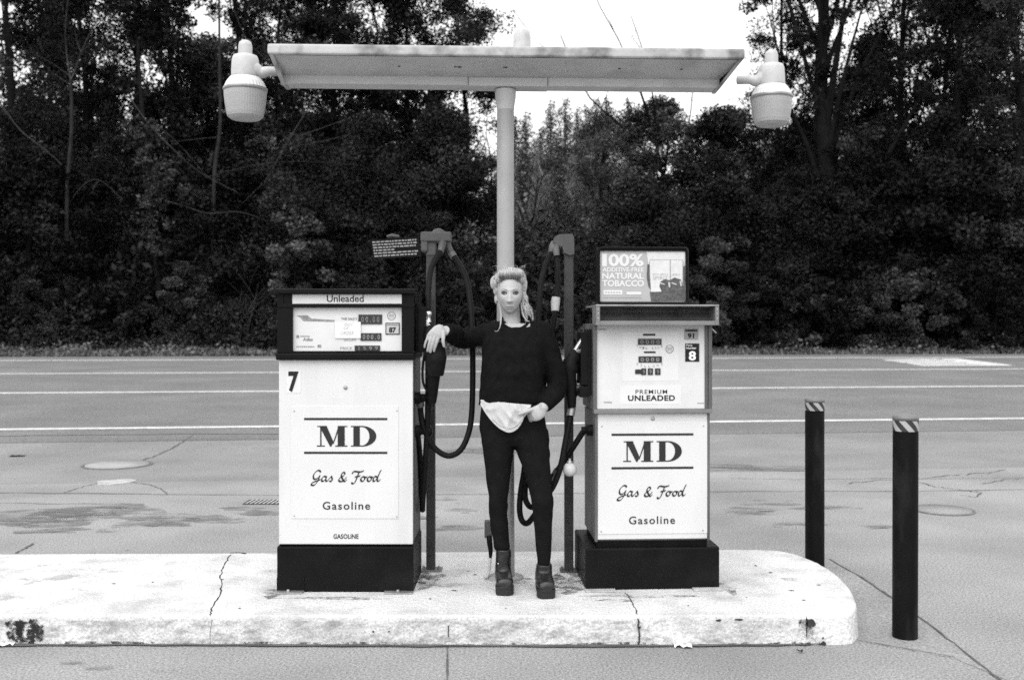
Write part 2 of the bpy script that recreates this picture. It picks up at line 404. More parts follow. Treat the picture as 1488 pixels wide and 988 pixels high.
# painted island beyond the middle lane
hb = MB()
def gquad(mb, pts, lift): mb.add([tuple(GP(px, py, lift)) for px, py in pts], [list(range(len(pts)))])
gquad(hb, [(1268, 522.3), (1290, 521.6), (1372, 521.2), (1360, 522.6)], 0.010)
gquad(hb, [(1362, 521.3), (1392, 521.2), (1475, 531.3), (1435, 531.6)], 0.0105)
gquad(hb, [(1282, 523.2), (1400, 522.9), (1412, 524.4), (1292, 524.8)], 0.010)
gquad(hb, [(1296, 525.4), (1418, 525.0), (1434, 527.2), (1312, 527.4)], 0.010)
gquad(hb, [(1314, 528.0), (1438, 527.8), (1456, 529.6), (1328, 529.8)], 0.010)
gquad(hb, [(1326, 530.4), (1462, 530.2), (1470, 531.5), (1340, 532.0)], 0.010)
tag(hb.build('road_marking', M['line'], fix=False), kind='structure')
# concrete apron round the end of the island
ab = MB(); ab.slab([(1.2, 4.97), (1.73, 4.965), (2.09, 4.70), (2.20, 4.40), (2.19, 5.4), (2.17, 6.78), (2.0, 6.95), (1.0, 6.95)], -0.02, 0.004)
tag(ab.build('concrete_apron', M['apron'], fix=True), kind='structure')

# joints, cracks and stains in the paving
def ribbon(mb, pts, wd, lift, fn=GP, jit=0.0, n=6):
    P = []
    for i in range(len(pts) - 1):
        for k in range(n):
            t = k / n; P.append((pts[i][0] * (1 - t) + pts[i + 1][0] * t + random.uniform(-jit, jit), pts[i][1] * (1 - t) + pts[i + 1][1] * t + random.uniform(-jit, jit) * .5))
    P.append(pts[-1]); Q = [fn(a, b, lift) for a, b in P]; vs = []
    for i, p in enumerate(Q):
        t = (Q[min(i + 1, len(Q) - 1)] - Q[max(i - 1, 0)]); t.z = 0
        if t.length < 1e-6: t = Vector((1, 0, 0))
        t.normalize(); nr = Vector((-t.y, t.x, 0)) * wd * 0.5 * random.uniform(0.5, 1.3)
        vs += [tuple(p + nr), tuple(p - nr)]
    mb.add(vs, [(2 * i, 2 * i + 2, 2 * i + 3, 2 * i + 1) for i in range(len(Q) - 1)])
cb = MB()
ribbon(cb, [(-300, 714), (0, 716), (200, 718), (420, 720), (620, 719), (840, 717), (1060, 714), (1300, 714), (1500, 711), (1800, 708)], .018, .004, jit=.9)
ribbon(cb, [(-200, 731), (0, 731), (90, 732), (190, 732)], .012, .0045, jit=.8)
ribbon(cb, [(-200, 637), (0, 634), (120, 632.5), (290, 631), (420, 631)], .04, .0085, jit=.6)
ribbon(cb, [(205, 671), (235, 658), (262, 645), (284, 631)], .025, .0047, jit=2)
ribbon(cb, [(92, 716), (118, 708), (150, 702)], .014, .005, jit=1.5)
ribbon(cb, [(183, 700), (215, 704), (233, 710), (243, 718)], .014, .0052, jit=1.5)
ribbon(cb, [(22, 804), (36, 797), (48, 790)], .018, .0052, jit=1)
ribbon(cb, [(1062, 695), (1120, 696), (1180, 697), (1290, 695), (1380, 696), (1488, 694)], .012, .0055, jit=1.2)
ribbon(cb, [(1235, 702), (1270, 698), (1330, 697), (1390, 690), (1430, 688), (1462, 683)], .016, .006, jit=2)
ribbon(cb, [(1330, 700), (1360, 708), (1400, 712), (1426, 716), (1420, 722), (1395, 720)], .014, .0062, jit=2)
ribbon(cb, [(1425, 704), (1460, 697), (1500, 696)], .014, .0064, jit=2)
ribbon(cb, [(650, 936), (650, 960), (650, 1010)], .008, .004, jit=.3)
ribbon(cb, [(1205, 813), (1260, 845), (1296, 869), (1336, 898), (1395, 943), (1452, 988), (1500, 1030)], .013, .007, jit=1.2)
ribbon(cb, [(1246, 931), (1310, 942), (1388, 956)], .006, .0072, jit=.6)
ribbon(cb, [(-200, 938.5), (0, 938.5), (200, 938), (420, 938.5), (650, 939.5), (930, 939.5), (1100, 938), (1180, 936.5), (1225, 934)], .034, .0075, jit=.5)  # joint at the kerb foot, drawn dark to stand for its contact shadow
tag(cb.build('paving_cracks', M['pave_crack'], fix=False), kind='structure')
def blot(mb, px, py, rx, ry, lift, n=26, rough=.45):
    c = GP(px, py); ph = [random.uniform(0, 6.28) for _ in range(4)]; vs = []
    for j in range(n):
        a = 2 * math.pi * j / n
        k = 1 + rough * (math.sin(2 * a + ph[0]) * .3 + math.sin(3 * a + ph[1]) * .3 + math.sin(5 * a + ph[2]) * .25 + math.sin(9 * a + ph[3]) * .2)
        vs.append((c.x + rx * k * math.cos(a), c.y + ry * k * math.sin(a), lift))
    mb.add(vs, [list(range(n))])
sb = MB(); L = 0.0035
for (px, py, rx, ry) in [(75, 752, .55, .42), (130, 744, .5, .3), (40, 758, .3, .2), (70, 770, .28, .12), (215, 761, .28, .12), (258, 753, .42, .16), (240, 762, .2, .08), (318, 757, .25, .10),
                         (160, 771, .12, .05), (350, 739, .2, .08), (385, 746, .25, .1), (180, 736, .25, .1), (665, 741, .16, .07), (645, 726, .12, .05), (670, 767, .2, .1), (610, 752, .14, .08),
                         (1090, 741, .3, .10), (1075, 747, .25, .06), (1200, 738, .3, .08), (1120, 733, .25, .06), (1275, 765, .2, .05), (1160, 762, .2, .06), (146, 971, .06, .03), (106, 964, .05, .02), (225, 976, .05, .02),
                         (1070, 680, .8, .3), (700, 655, .8, .3)]:
    L += 0.00005; blot(sb, px, py, rx, ry, L)
    for k in range(3):
        L += 0.00005; blot(sb, px + random.uniform(-40, 40), py + random.uniform(-6, 6), rx * .25, ry * .25, L)
tag(sb.build('oil_stains', M['stain'], fix=False), kind='structure')

# hillside behind the trees
hs = MB(); xs = lin(-150, 150, 60); ys = [44, 48, 52, 58, 64, 72, 80, 90, 100, 112, 124, 150, 180]
def hill_z(x, y):
    s = s_of(x, y)
    if s < 45: return 0.62
    side = 0.16 + 0.20 * min(1, abs(x - 6) / 22.0) + 0.03 * math.sin(x * .21) + 0.02 * math.sin(x * .5 + 1)
    return 0.6 + max(0, s - 47) * side * min(1, max(0, (150 - s)) / 60 + .35)
hv = [(x, y + YAW * x, hill_z(x, y + YAW * x) - (.1 if y == 44 else 0)) for y in ys for x in xs]
n_ = len(xs)
hs.add(hv, [(i * n_ + j, i * n_ + j + 1, (i + 1) * n_ + j + 1, (i + 1) * n_ + j) for i in range(len(ys) - 1) for j in range(n_ - 1)], True)
tag(hs.build('hillside', M['hill_soil'], fix=False), kind='structure')

# ================================================================== PUMP ISLAND
out = []
for px, py in [(1245, 880), (1243, 870), (1236, 855), (1225, 843), (1209, 829), (1190, 818), (1172, 810), (1150, 803), (1130, 799.5), (1105, 798)]:
    p = IP(px, py); out.append((p.x, p.y))
front = [(-7.5, 4.93), (-3.0, 4.925), (-1.5, 4.915), (-0.3, 4.908), (0.6, 4.908), (1.25, 4.915), (1.56, 4.922), (1.66, 4.93), (1.715, 4.985)]
outline = front + out + [(1.45, 6.40), (0.5, 6.36), (-1.0, 6.31), (-3.0, 6.27), (-7.5, 6.2)]
pts = catmull(front, 6)[:-1] + catmull([front[-1]] + out, 4) + [np.array(p) for p in outline[len(front) + len(out):]]
pts = [(float(p[0]), float(p[1])) for p in pts]
cen = (0.0, 5.6)
def inset(k, e=0.0):
    q = []
    n = len(pts)
    for i in range(n):
        a = Vector(pts[i - 1]); b = Vector(pts[i]); c = Vector(pts[(i + 1) % n])
        t = (c - a).normalized(); nr = Vector((-t.y, t.x)); q.append((b.x + nr.x * k, b.y + nr.y * k))
    return q
bi = MB(); rs = []
for k, z in ((-.010, -0.03), (-.008, 0.01), (-.003, 0.06), (.0, 0.125), (.0025, .136), (.008, .1425), (.016, IZ)):
    rs.append([(x + random.uniform(-.0025, .0025), y + random.uniform(-.0025, .0025), z + (random.uniform(-.002, .002) if .1 < z < .144 else 0)) for x, y in inset(k)])
bi.rings(rs, False, True, True)
isl = bi.build('pump_island', M['concrete'])
isl.data.polygons[len(isl.data.polygons) - 1].use_smooth = False
tag(isl, 'long white concrete kerb island with a rounded end carrying both fuel pumps', 'pump island')
cb = MB()
def ribbon_v(mb, p, wd):          # crack down the kerb face
    vs = []
    for i, (x, z) in enumerate(p):
        w_ = wd * random.uniform(.5, 1.2); y = 4.899 - (.003 if z < .1 else 0) - (.005 if z < .04 else 0)
        vs += [(x - w_, y, z), (x + w_, y, z)]
    mb.add(vs, [(2 * i, 2 * i + 1, 2 * i + 3, 2 * i + 2) for i in range(len(p) - 1)])
ribbon(cb, [(335, 806), (325, 822), (320, 836), (323, 850), (318, 866), (308, 884), (306, 894)], .007, .0015, IP, jit=1.5)
ribbon(cb, [(333, 803.5), (345, 803), (358, 804)], .02, .0017, IP, jit=.5)
ribbon(cb, [(908, 861), (915, 868), (921, 880), (926, 892)], .006, .0015, IP, jit=1.5)
def lump(mb, px, py, rx, ry, lift, n=18):
    c = IP(px, py); ph = [random.uniform(0, 6.28) for _ in range(3)]
    mb.add([(c.x + rx * .6 * (1 + .3 * math.sin(2 * a + ph[0]) + .25 * math.sin(5 * a + ph[1])) * math.cos(a), c.y + ry * .6 * (1 + .3 * math.sin(3 * a + ph[2])) * math.sin(a), IZ + lift) for a in [2 * math.pi * j / n for j in range(n)]], [list(range(n))])
for (px, py, rx, ry) in [(323, 842, .015, .012), (392, 830, .006, .01), (165, 848, .02, .01), (185, 800, .03, .01), (222, 846, .012, .01), (1085, 868, .01, .008), (348, 884, .012, .01), (625, 870, .012, .012), (1000, 880, .01, .008), (690, 835, .02, .012), (680, 830, .012, .01), (735, 884, .008, .008), (1120, 832, .02, .015), (1168, 872, .02, .01), (1150, 858, .025, .01), (1190, 850, .015, .01), (660, 858, .03, .012), (1098, 822, .012, .02)]:
    L += .00003; lump(cb, px, py, rx, ry, .0016 + (L - .0035) * .3)
tag(cb.build('hairline_cracks', M['crack'], isl, fix=False))
db = MB(); k = 0
for (px, py, rx, ry) in [(20, 845, .25, .14), (95, 838, .3, .14), (150, 828, .28, .12), (205, 834, .16, .06), (120, 855, .2, .1), (10, 868, .2, .1), (60, 800 + 20, .2, .06), (670, 850, .22, .09), (620, 845, .10, .10), (800, 846, .12, .12), (828, 850, .09, .14), (1160, 842, .16, .12)]:
    k += 1; lump(db, px, py, rx * .8, ry * .8, .0007 + k * .00003, 30)
M['scuff'] = mat('scuff', .36, .9, .25, 7.0, fine=.25, fscale=60, spec=.2)
# scuffs fade into the concrete: broken up by a noise mask on transparency
m = M['scuff']; n = m.node_tree.nodes; l = m.node_tree.links
tcn = n.new('ShaderNodeTexCoord'); nz = n.new('ShaderNodeTexNoise'); nz.inputs['Scale'].default_value = 9; nz.inputs['Detail'].default_value = 8; nz.inputs['Roughness'].default_value = .75
mr = n.new('ShaderNodeMapRange'); mr.inputs['From Min'].default_value = .46; mr.inputs['From Max'].default_value = .72; mr.inputs['To Max'].default_value = .8
l.new(tcn.outputs['Object'], nz.inputs['Vector']); l.new(nz.outputs['Fac'], mr.inputs['Value']); l.new(mr.outputs[0], n['Principled BSDF'].inputs['Alpha'])
M['stain'].node_tree.nodes['Principled BSDF'].inputs['Alpha'].default_value = 1
m2 = M['stain']; n = m2.node_tree.nodes; l = m2.node_tree.links
tcn = n.new('ShaderNodeTexCoord'); nz = n.new('ShaderNodeTexNoise'); nz.inputs['Scale'].default_value = 5; nz.inputs['Detail'].default_value = 8; nz.inputs['Roughness'].default_value = .7
mp = n.new('ShaderNodeMapping'); mp.inputs['Scale'].default_value = (.5, 1.5, 1)
mr = n.new('ShaderNodeMapRange'); mr.inputs['From Min'].default_value = .42; mr.inputs['From Max'].default_value = .66; mr.inputs['To Max'].default_value = .9
l.new(tcn.outputs['Object'], mp.inputs[0]); l.new(mp.outputs[0], nz.inputs['Vector']); l.new(nz.outputs['Fac'], mr.inputs['Value']); l.new(mr.outputs[0], n['Principled BSDF'].inputs['Alpha'])
db.build('scuff_marks', M['scuff'], isl, fix=False)
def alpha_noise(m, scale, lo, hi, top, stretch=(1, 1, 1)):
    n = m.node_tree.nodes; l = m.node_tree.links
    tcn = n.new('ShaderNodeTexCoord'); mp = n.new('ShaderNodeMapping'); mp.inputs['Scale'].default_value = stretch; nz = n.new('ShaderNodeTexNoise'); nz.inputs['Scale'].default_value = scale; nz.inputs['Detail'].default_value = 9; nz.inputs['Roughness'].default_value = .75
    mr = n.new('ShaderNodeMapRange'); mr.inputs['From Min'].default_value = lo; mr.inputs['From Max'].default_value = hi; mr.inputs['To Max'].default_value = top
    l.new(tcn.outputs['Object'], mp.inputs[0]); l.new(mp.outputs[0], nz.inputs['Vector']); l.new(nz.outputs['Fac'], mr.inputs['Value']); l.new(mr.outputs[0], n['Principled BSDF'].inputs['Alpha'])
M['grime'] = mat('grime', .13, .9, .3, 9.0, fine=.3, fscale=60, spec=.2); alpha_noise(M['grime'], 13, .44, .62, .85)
M['kerb_grime'] = mat('kerb_grime', .035, .9, .3, 9.0, spec=.1); alpha_noise(M['kerb_grime'], 13, .50, .60, .85)
M['kerb_oil'] = mat('kerb_oil', .028, .9, .3, 9.0, spec=.1); alpha_noise(M['kerb_oil'], 24, .43, .53, .97)
M['kerb_dust'] = mat('kerb_dust', .22, .9, .3, 9.0, spec=.1); alpha_noise(M['kerb_dust'], 7, .48, .70, .6, (1, 1, 2.5))
gb = MB(); k = 0  # contact shade painted in with grime round the pump and post bases
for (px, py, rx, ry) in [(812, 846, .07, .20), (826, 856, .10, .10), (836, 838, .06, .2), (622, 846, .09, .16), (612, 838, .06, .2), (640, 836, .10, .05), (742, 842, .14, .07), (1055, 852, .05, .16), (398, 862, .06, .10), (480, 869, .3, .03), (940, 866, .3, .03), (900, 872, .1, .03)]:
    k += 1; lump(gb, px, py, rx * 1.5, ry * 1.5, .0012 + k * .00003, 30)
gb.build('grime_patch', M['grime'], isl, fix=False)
# oily black patch and cracks on the kerb face
kb = MB()
ribbon_v(kb, [(.618, .134), (.625, .118), (.62, .1), (.624, .08), (.627, .05), (.624, .02), (.622, .005)], .004)
ribbon_v(kb, [(-1.475, .130), (-1.48, .1), (-1.485, .06), (-1.482, .01)], .0015)
ribbon_v(kb, [(-.312, .10), (-.313, .06), (-.312, .045)], .0025)
for (px, z, rx, rz) in [(930 - 388, .07, .006, .005), (565 - 0, .07, .006, .005), (1045, .125, .018, .006), (1075, .128, .02, .006), (1180, .112, .022, .02), (1173, .10, .006, .05), (1197, .012, .012, .012), (1196, .04, .006, .006), (930, .09, .006, .006)]:
    x = (px - CX) / F * 4.89
    kb.add([(x + rx * math.cos(a) * random.uniform(.6, 1.3), 4.897 if z > .05 else 4.892, z + rz * math.sin(a) * random.uniform(.6, 1.3)) for a in [2 * math.pi * j / 12 for j in range(12)]], [list(range(12))])
kb.build('kerb_stain', M['crack'], isl, fix=False)
def face_strip(x0, x1, z0, z1, out_, mtl, nm, n=40):     # a film of dirt following the front of the kerb
    b = MB(); vs = []
    for i in range(n + 1):
        x = x0 + (x1 - x0) * i / n
        yy = np.interp(x, [p[0] for p in front], [p[1] for p in front])
        for z, k in ((z0, -.0085), (.06 if z0 < .06 < z1 else (z0 + z1) / 2, -.0035), (z1, -.0005)): vs.append((x, yy + k - out_, z))
    b.add(vs, [(3 * i + j, 3 * i + 3 + j, 3 * i + 4 + j, 3 * i + 1 + j) for i in range(n) for j in range(2)], True); b.build(nm, mtl, isl, fix=False)
xk = lambda px: (px - CX) / F * 4.92
ob = MB()
for q, (px, z, rx, rz) in enumerate(((30, .09, .030, .035), (42, .07, .055, .055), (36, .04, .05, .04), (52, .09, .03, .035), (20, .05, .03, .03), (14, .10, .02, .02), (46, .03, .05, .025), (60, .05, .016, .03))):
    ph = [random.uniform(0, 6.28) for _ in range(3)]; vs = []
    for j in range(26):
        a = 2 * math.pi * j / 26; k = 1 + .22 * math.sin(3 * a + ph[0]) + .16 * math.sin(5 * a + ph[1]) + .12 * math.sin(11 * a + ph[2])
        x = xk(px) + rx * k * math.cos(a); z_ = max(.003, min(.130, z + rz * k * math.sin(a)))
        vs.append((x, np.interp(x, [p[0] for p in front], [p[1] for p in front]) - .0035 - q * .0002 - .0085 * (1 - z_ / .126), z_))
    ob.add(vs, [list(range(26))])
ob.build('oil_patch', M['kerb_oil'], isl, fix=False)
face_strip(xk(1160), xk(1182), .03, .126, .004, M['kerb_grime'], 'kerb_grime', 4)
face_strip(-6.5, 1.55, .003, .120, .003, M['kerb_dust'], 'kerb_dust', 80)
face_strip(-6.5, 1.55, .001, .018, .006, M['kerb_grime'], 'kerb_grime', 80)

# ================================================================== SMALL THINGS ON THE GROUND
def cover(px, py, rad, label, name='manhole_cover', mt='cast_iron'):
    c = GP(px, py)
    t = thing(name, label, 'manhole cover', (c.x, c.y, c.z))
    b = MB(); b.lathe([(rad * 1.08, .002), (rad * 1.08, .010), (rad, .010), (rad, .004)], c, 40, cap=False); b.build('rim', M['cast_ring'], t)
    b = MB(); b.lathe([(.001, .012), (rad * .97, .012), (rad * .97, .004)], c, 40, cap=False)
    b.build('lid', M[mt], t); return t
M['manhole_lid'] = mat('manhole_lid', .29, .8, .15, 9.0, .3, 50)
cover(170.5, 675.5, .36, 'large round manhole cover with pale lid on the asphalt left of the pumps', mt='manhole_lid')
cover(1370, 741.5, .24, 'small round utility cover in the asphalt right of the bollards', mt='forecourt')
c = GP(165.5, 701); b = MB(); b.slab([(c.x + .17 * math.cos(a) * (1 + .25 * math.sin(3 * a)), c.y + .2 * math.sin(a) * (1 + .2 * math.sin(2 * a))) for a in [2 * math.pi * j / 20 for j in range(20)]], -.002, .007)
tag(b.build('valve_cover', M['pale_patch'], loc=c), 'small pale cracked valve cover just in front of the large round manhole', 'valve cover')
c = GP(388, 729.5); t = thing('drain_grate', 'small slotted iron drain grate in the asphalt beside the left pump', 'drain grate', c)
b = MB(); b.box(c.x - .19, c.x + .19, c.y - .12, c.y + .12, .001, .004); b.build('pit', M['crack'], t)
b = MB()
for i in range(10): x = c.x - .17 + i * .038; b.add([(x, c.y - .11, .007), (x + .016, c.y - .11, .007), (x + .030, c.y + .11, .007), (x + .014, c.y + .11, .007)], [(0, 1, 2, 3)])
b.build('bars', M['sticker_grey'], t)
def scrap(px, py, s, label, name='paper_scrap', mt='paper', cat='litter'):
    c = GP(px, py); b = MB(); ph = random.uniform(0, 3)
    n = 6; vs = [(c.x + s * (i / n - .5), c.y + s * .55 * (j / 2 - .5) + .01 * math.sin(i + ph), .004 + .012 * abs(math.sin(i * 1.1 + j + ph))) for j in range(3) for i in range(n + 1)]
    b.add(vs, [(j * (n + 1) + i, j * (n + 1) + i + 1, (j + 1) * (n + 1) + i + 1, (j + 1) * (n + 1) + i) for j in range(2) for i in range(n)])
    tag(b.build(name, M[mt], loc=c, fix=False), label, cat)
scrap(992, 940, .085, 'crumpled white paper scrap at the kerb below the right pump')
scrap(8, 938, .085, 'flat white paper scrap at the kerb by the black oil patch')
scrap(905 + 258, 948, .03, 'small dark leaf lying on the paving near the rounded kerb end', 'fallen_leaf', 'crack', 'leaf')
scrap(25, 663, .18, 'dark flattened litter on the asphalt left of the large manhole', 'flattened_litter', 'crack')

# ================================================================== BOLLARDS
bm_ = bpy.data.materials.new('striped_tape'); bm_.use_nodes = True
n = bm_.node_tree.nodes; l = bm_.node_tree.links; tcn = n.new('ShaderNodeTexCoord'); sx = n.new('ShaderNodeSeparateXYZ'); l.new(tcn.outputs['Object'], sx.inputs[0])
at2 = n.new('ShaderNodeMath'); at2.operation = 'ARCTAN2'; l.new(sx.outputs[1], at2.inputs[0]); l.new(sx.outputs[0], at2.inputs[1])
ma = n.new('ShaderNodeMath'); ma.operation = 'MULTIPLY_ADD'; ma.inputs[1].default_value = 6 / (2 * math.pi)
mz = n.new('ShaderNodeMath'); mz.operation = 'MULTIPLY'; mz.inputs[1].default_value = 14.0; l.new(sx.outputs[2], mz.inputs[0])
l.new(at2.outputs[0], ma.inputs[0]); l.new(mz.outputs[0], ma.inputs[2])
fr = n.new('ShaderNodeMath'); fr.operation = 'FRACT'; l.new(ma.outputs[0], fr.inputs[0]); gt = n.new('ShaderNodeMath'); gt.operation = 'GREATER_THAN'; gt.inputs[1].default_value = .5; l.new(fr.outputs[0], gt.inputs[0])
mr = n.new('ShaderNodeMapRange'); mr.inputs['To Min'].default_value = .02; mr.inputs['To Max'].default_value = .34; l.new(gt.outputs[0], mr.inputs['Value'])
cc = n.new('ShaderNodeCombineColor'); [l.new(mr.outputs[0], cc.inputs[i]) for i in range(3)]; l.new(cc.outputs[0], n['Principled BSDF'].inputs['Base Color'])
n['Principled BSDF'].inputs['Roughness'].default_value = .4
def bollard(px, py_base, hgt, rad, label, band, lean=0.0):
    d = EYE * F / (py_base - HY); c = Vector(((px - CX) / F * d, d, 0.0))
    t = thing('bollard', label, 'bollard', c, group='black steel bollards at the end of the island')
    b = MB(); b.lathe([(rad, -.02), (rad, .35), (rad, .7), (rad, hgt - .075)], c, 32); b.build('post', M['bollard'], t)
    b = MB(); b.lathe([(rad * 1.012, hgt - .075), (rad * 1.012, hgt - .022)], c, 32, cap=False)
    o = b.build('reflective_band', bm_, t)
    b = MB(); b.lathe([(rad * 1.0, hgt - .0745), (rad * 1.0, hgt - .020), (rad * 1.03, hgt - .02), (rad * 1.03, hgt - .006), (rad * .92, hgt + .004), (rad * .6, hgt + .011), (rad * .2, hgt + .014), (.001, hgt + .014)], c, 32); b.build('cap', M['bollard_cap'], t)
    t.rotation_euler = (0, lean, band)
bollard(1315, 926, 1.118, .0615, 'nearer and wider black steel bollard standing out on the apron', .5, R(.25))
bollard(1184, 823, 1.100, .0615, 'farther black steel bollard standing just behind the rounded island end', 1.7, R(.1))

# ================================================================== CANOPY LIGHT ON ITS POST
pc = Vector((-.037, 5.65, IZ)); zb0_ = 2.917
M['grime_line'] = mat('grime_line', .12, .8, .3, 30)
cl = thing('canopy_light', 'white T-shaped light canopy on a round post between the two pumps', 'canopy light', pc)
b = MB(); b.lathe([(.052, 0), (.050, .6), (.049, 1.4), (.048, zb0_ - IZ)], (pc.x, pc.y, IZ), 28); b.lathe([(.10, 0), (.10, .012), (.05, .014)], (pc.x, pc.y, IZ), 28)
b.build('post', M['post_paint'], cl)
yF, yB, yb0, yb1 = 5.33, 5.95, 5.58, 5.70
zt, zr, zb0, zb1 = 3.070, 3.012, 2.917, 2.969
xl_t, xr_t = (388 - CX) / F * yF, (1083 - CX) / F * yF
xl_b, xr_b = (409 - CX) / F * yb0, (1046 - CX) / F * yb0
b = MB(); b.box(xl_t, xr_t, yF, yB, zr + .002, zt, .014, 3); b.build('top_tray', M['rim_paint'], cl)
b = MB(); b.box(xl_b, xr_b, yb0, yb1, zb0, zb1, .006, 2); b.build('beam', M['canopy_paint'], cl)
b = MB(); b.box(-.245, .20, yb0 - .004, yb1 + .004, zb0 - .003, zb1 - .006, .004, 2); b.build('centre_bracket', M['canopy_paint'], cl)
for side, (ya, yc) in enumerate(((yF + .022, yb0), (yB - .022, yb1))):
    b = MB(); x0, x1 = xl_t + .014, xr_t - .014
    b.add([(x0, ya, zr), (x1, ya, zr), (xr_b - .004, yc, zb1 - .004), (xl_b + .004, yc, zb1 - .004)], [(0, 1, 2, 3)])
    b.add([(x0, ya, zr + .004), (x1, ya, zr + .004), (xr_b - .004, yc, zb1), (xl_b + .004, yc, zb1)], [(0, 1, 2, 3)])
    b.build('light_panel', M['lens_panel'], cl)
for x_t, x_b, sg in ((xl_t + .008, xl_b, 1), (xr_t - .008, xr_b, -1)):
    b = MB(); th = .022 * sg
    prof = [(yF + .008, zr + .002, x_t), (yb0 - .006, zb0 - .004, x_b), (yb1 + .006, zb0 - .004, x_b), (yB - .008, zr + .002, x_t)]
    b.rings([[(x, y, z) for y, z, x in prof], [(x + th, y, z) for y, z, x in prof]], True, True, False); b.build('end_plate', M['rim_paint'], cl)
b = MB(); b.lathe([(.060, zb0 - .006), (.058, zb0 - .05), (.053, zb0 - .08), (.0486, zb0 - .12)], (pc.x, pc.y, 0), 28); b.build('post_collar', M['canopy_paint'], cl)
q = PX(758.5, 62, 5.66); b = MB(); b.lathe([(.050, zt - .004), (.050, zt + .150), (.042, zt + .173), (.024, zt + .188), (.001, zt + .191)], (q.x, q.y, 0), 24); b.build('photocell_cap', M['lamp_metal'], cl)
for px, r in ((580, .006), (668, .008), (662, .006), (900, .006), (990, .006), (735, .007), (732, .005)):
    yy = yF + .022 + (yb0 - yF - .022) * .5; p = PX(px, 92, yy); b = MB(); b.ell((p.x, yy - .004, (zr + zb1) / 2), r * 1.6, .004, r, 10, 6); b.build('panel_clip', M['crack'], cl)
b = MB(); b.box(-.246, -.2425, yb0 - .0055, yb0 - .004, zb0, zb1 - .006); b.build('seam', M['grime_line'], cl); b = MB(); b.box(.198, .2015, yb0 - .0055, yb0 - .004, zb0, zb1 - .006); b.build('seam', M['grime_line'], cl)
for ch in cl.children:      # the whole head hangs a little lower on the right
    if ch.name.split('.')[0] in ('post', 'post_collar'): continue
    for v in ch.data.vertices: v.co.z -= v.co.x * .0105 - .002

def area_lamp(px, pyo, side, label, ks=1.0):
    d = 5.62; t = thing('area_lamp', label, 'lamp', PX(px, 123 + pyo, d), group='yard lamps hung on the ends of the canopy')
    c = PX(px, 130 + pyo, d); k = d / F * ks
    b = MB(); b.lathe([(9.5 * k * 1.02, 50 * k), (10 * k, 51 * k), (9.8 * k, 64 * k), (8.5 * k, 69 * k), (5 * k, 71.5 * k), (.001, 72 * k)], c, 24); b.build('photocell', M['lamp_metal'], t)
    b = MB(); b.lathe([(20 * k, 16 * k), (20 * k, 30 * k), (19 * k, 44 * k), (17 * k, 49 * k), (12 * k, 51 * k), (.001, 51 * k)], c, 32); b.build('housing', M['lamp_metal'], t)
    b = MB(); rs = []
    for r, z in ((20.5, 18), (22, 17), (27, 10), (30.2, 2), (30.8, .5)):
        rs.append([(c.x + r * k * (1 + (.012 if j % 2 else -.012)) * math.cos(2 * math.pi * j / 72), c.y + r * k * (1 + (.012 if j % 2 else -.012)) * math.sin(2 * math.pi * j / 72), c.z + z * k) for j in range(72)])
    b.rings(rs, False, False, False); b.lathe([(20, 18.5 * k)], c, 8, cap=False) if False else None; b.build('reflector_collar', M['lamp_collar'], t)
    b = MB(); b.lathe([(31.4 * k, 2 * k), (31.8 * k, 0), (31.2 * k, -2.5 * k), (30 * k, -2.5 * k)], c, 40, cap=False); b.lathe([(21.2 * k, 18.6 * k), (21.6 * k, 17.6 * k), (21 * k, 16.4 * k)], c, 32, cap=False); b.build('trim_ring', M['steel'], t)
    b = MB(); rs = []
    for r, z in ((30.4, -1.5), (30, -10), (28.6, -22), (26.6, -34), (25.2, -39), (21, -42.5), (10, -44), (1, -44.5)):
        q = .005 if -40 < z < -2 else 0
        rs.append([(c.x + r * k * (1 + (q if j % 2 else -q)) * math.cos(2 * math.pi * j / 96), c.y + r * k * (1 + (q if j % 2 else -q)) * math.sin(2 * math.pi * j / 96), c.z + z * k) for j in range(96)])
    b.rings(rs, False, True, False); b.build('lens', M['lamp_lens'], t)
    b = MB(); s = side; b.tube([c + Vector((s * 14 * k, 0, 28 * k)), c + Vector((s * 24 * k, 0, 25 * k)), c + Vector((s * 33 * k, 0, 27 * k)), c + Vector((s * 50 * k, .03, 28 * k))], [13 * k, 8.5 * k, 7 * k, 6.5 * k], 14, 4); b.build('arm', M['lamp_metal'], t)
area_lamp(356.5, 1, 1, 'white yard lamp with ribbed glass lens at the left canopy end')
area_lamp(1121, 12, -1, 'white yard lamp with ribbed glass lens at the right canopy end', .96)

# ================================================================== FUEL PUMPS
def md_sign(parent, X, Z, y, rules, md, gas, word):
    """the printed station sign on its white plate; X, Z map photo pixels to pump coordinates"""
    b = MB()
    for r in rules: rect(b, X(r[0]), X(r[1]), Z(r[2] + 1.6), Z(r[2] - 1.6), y)
    letter_M(b, X(md[0]), Z(md[3]), X(md[1]) - X(md[0]), Z(md[2]) - Z(md[3]), y)
    letter_D(b, X(md[4]), Z(md[3]), X(md[5]) - X(md[4]), Z(md[2]) - Z(md[3]), y)
    b.build('emblem', M['script_ink'], parent, fix=False)
    b = MB(); script(b, X(gas[0]), X(gas[1]), Z(gas[3]), (Z(gas[2]) - Z(gas[3])) / 2.15, y); b.build('script_lettering', M['script_ink'], parent, fix=False)
    b = MB(); text(b, 'Gasoline', X(word[0]), X(word[1]), Z(word[3]), Z(word[2]), y, .012, 1.18); b.build('lettering', M['script_ink'], parent, fix=False)
def screw(b, x, z, y, r=.004): b.lathe([(r, y), (r, y - .002), (r * .5, y - .003), (.0005, y - .003)], (x, 0, z), 8, 'Y')

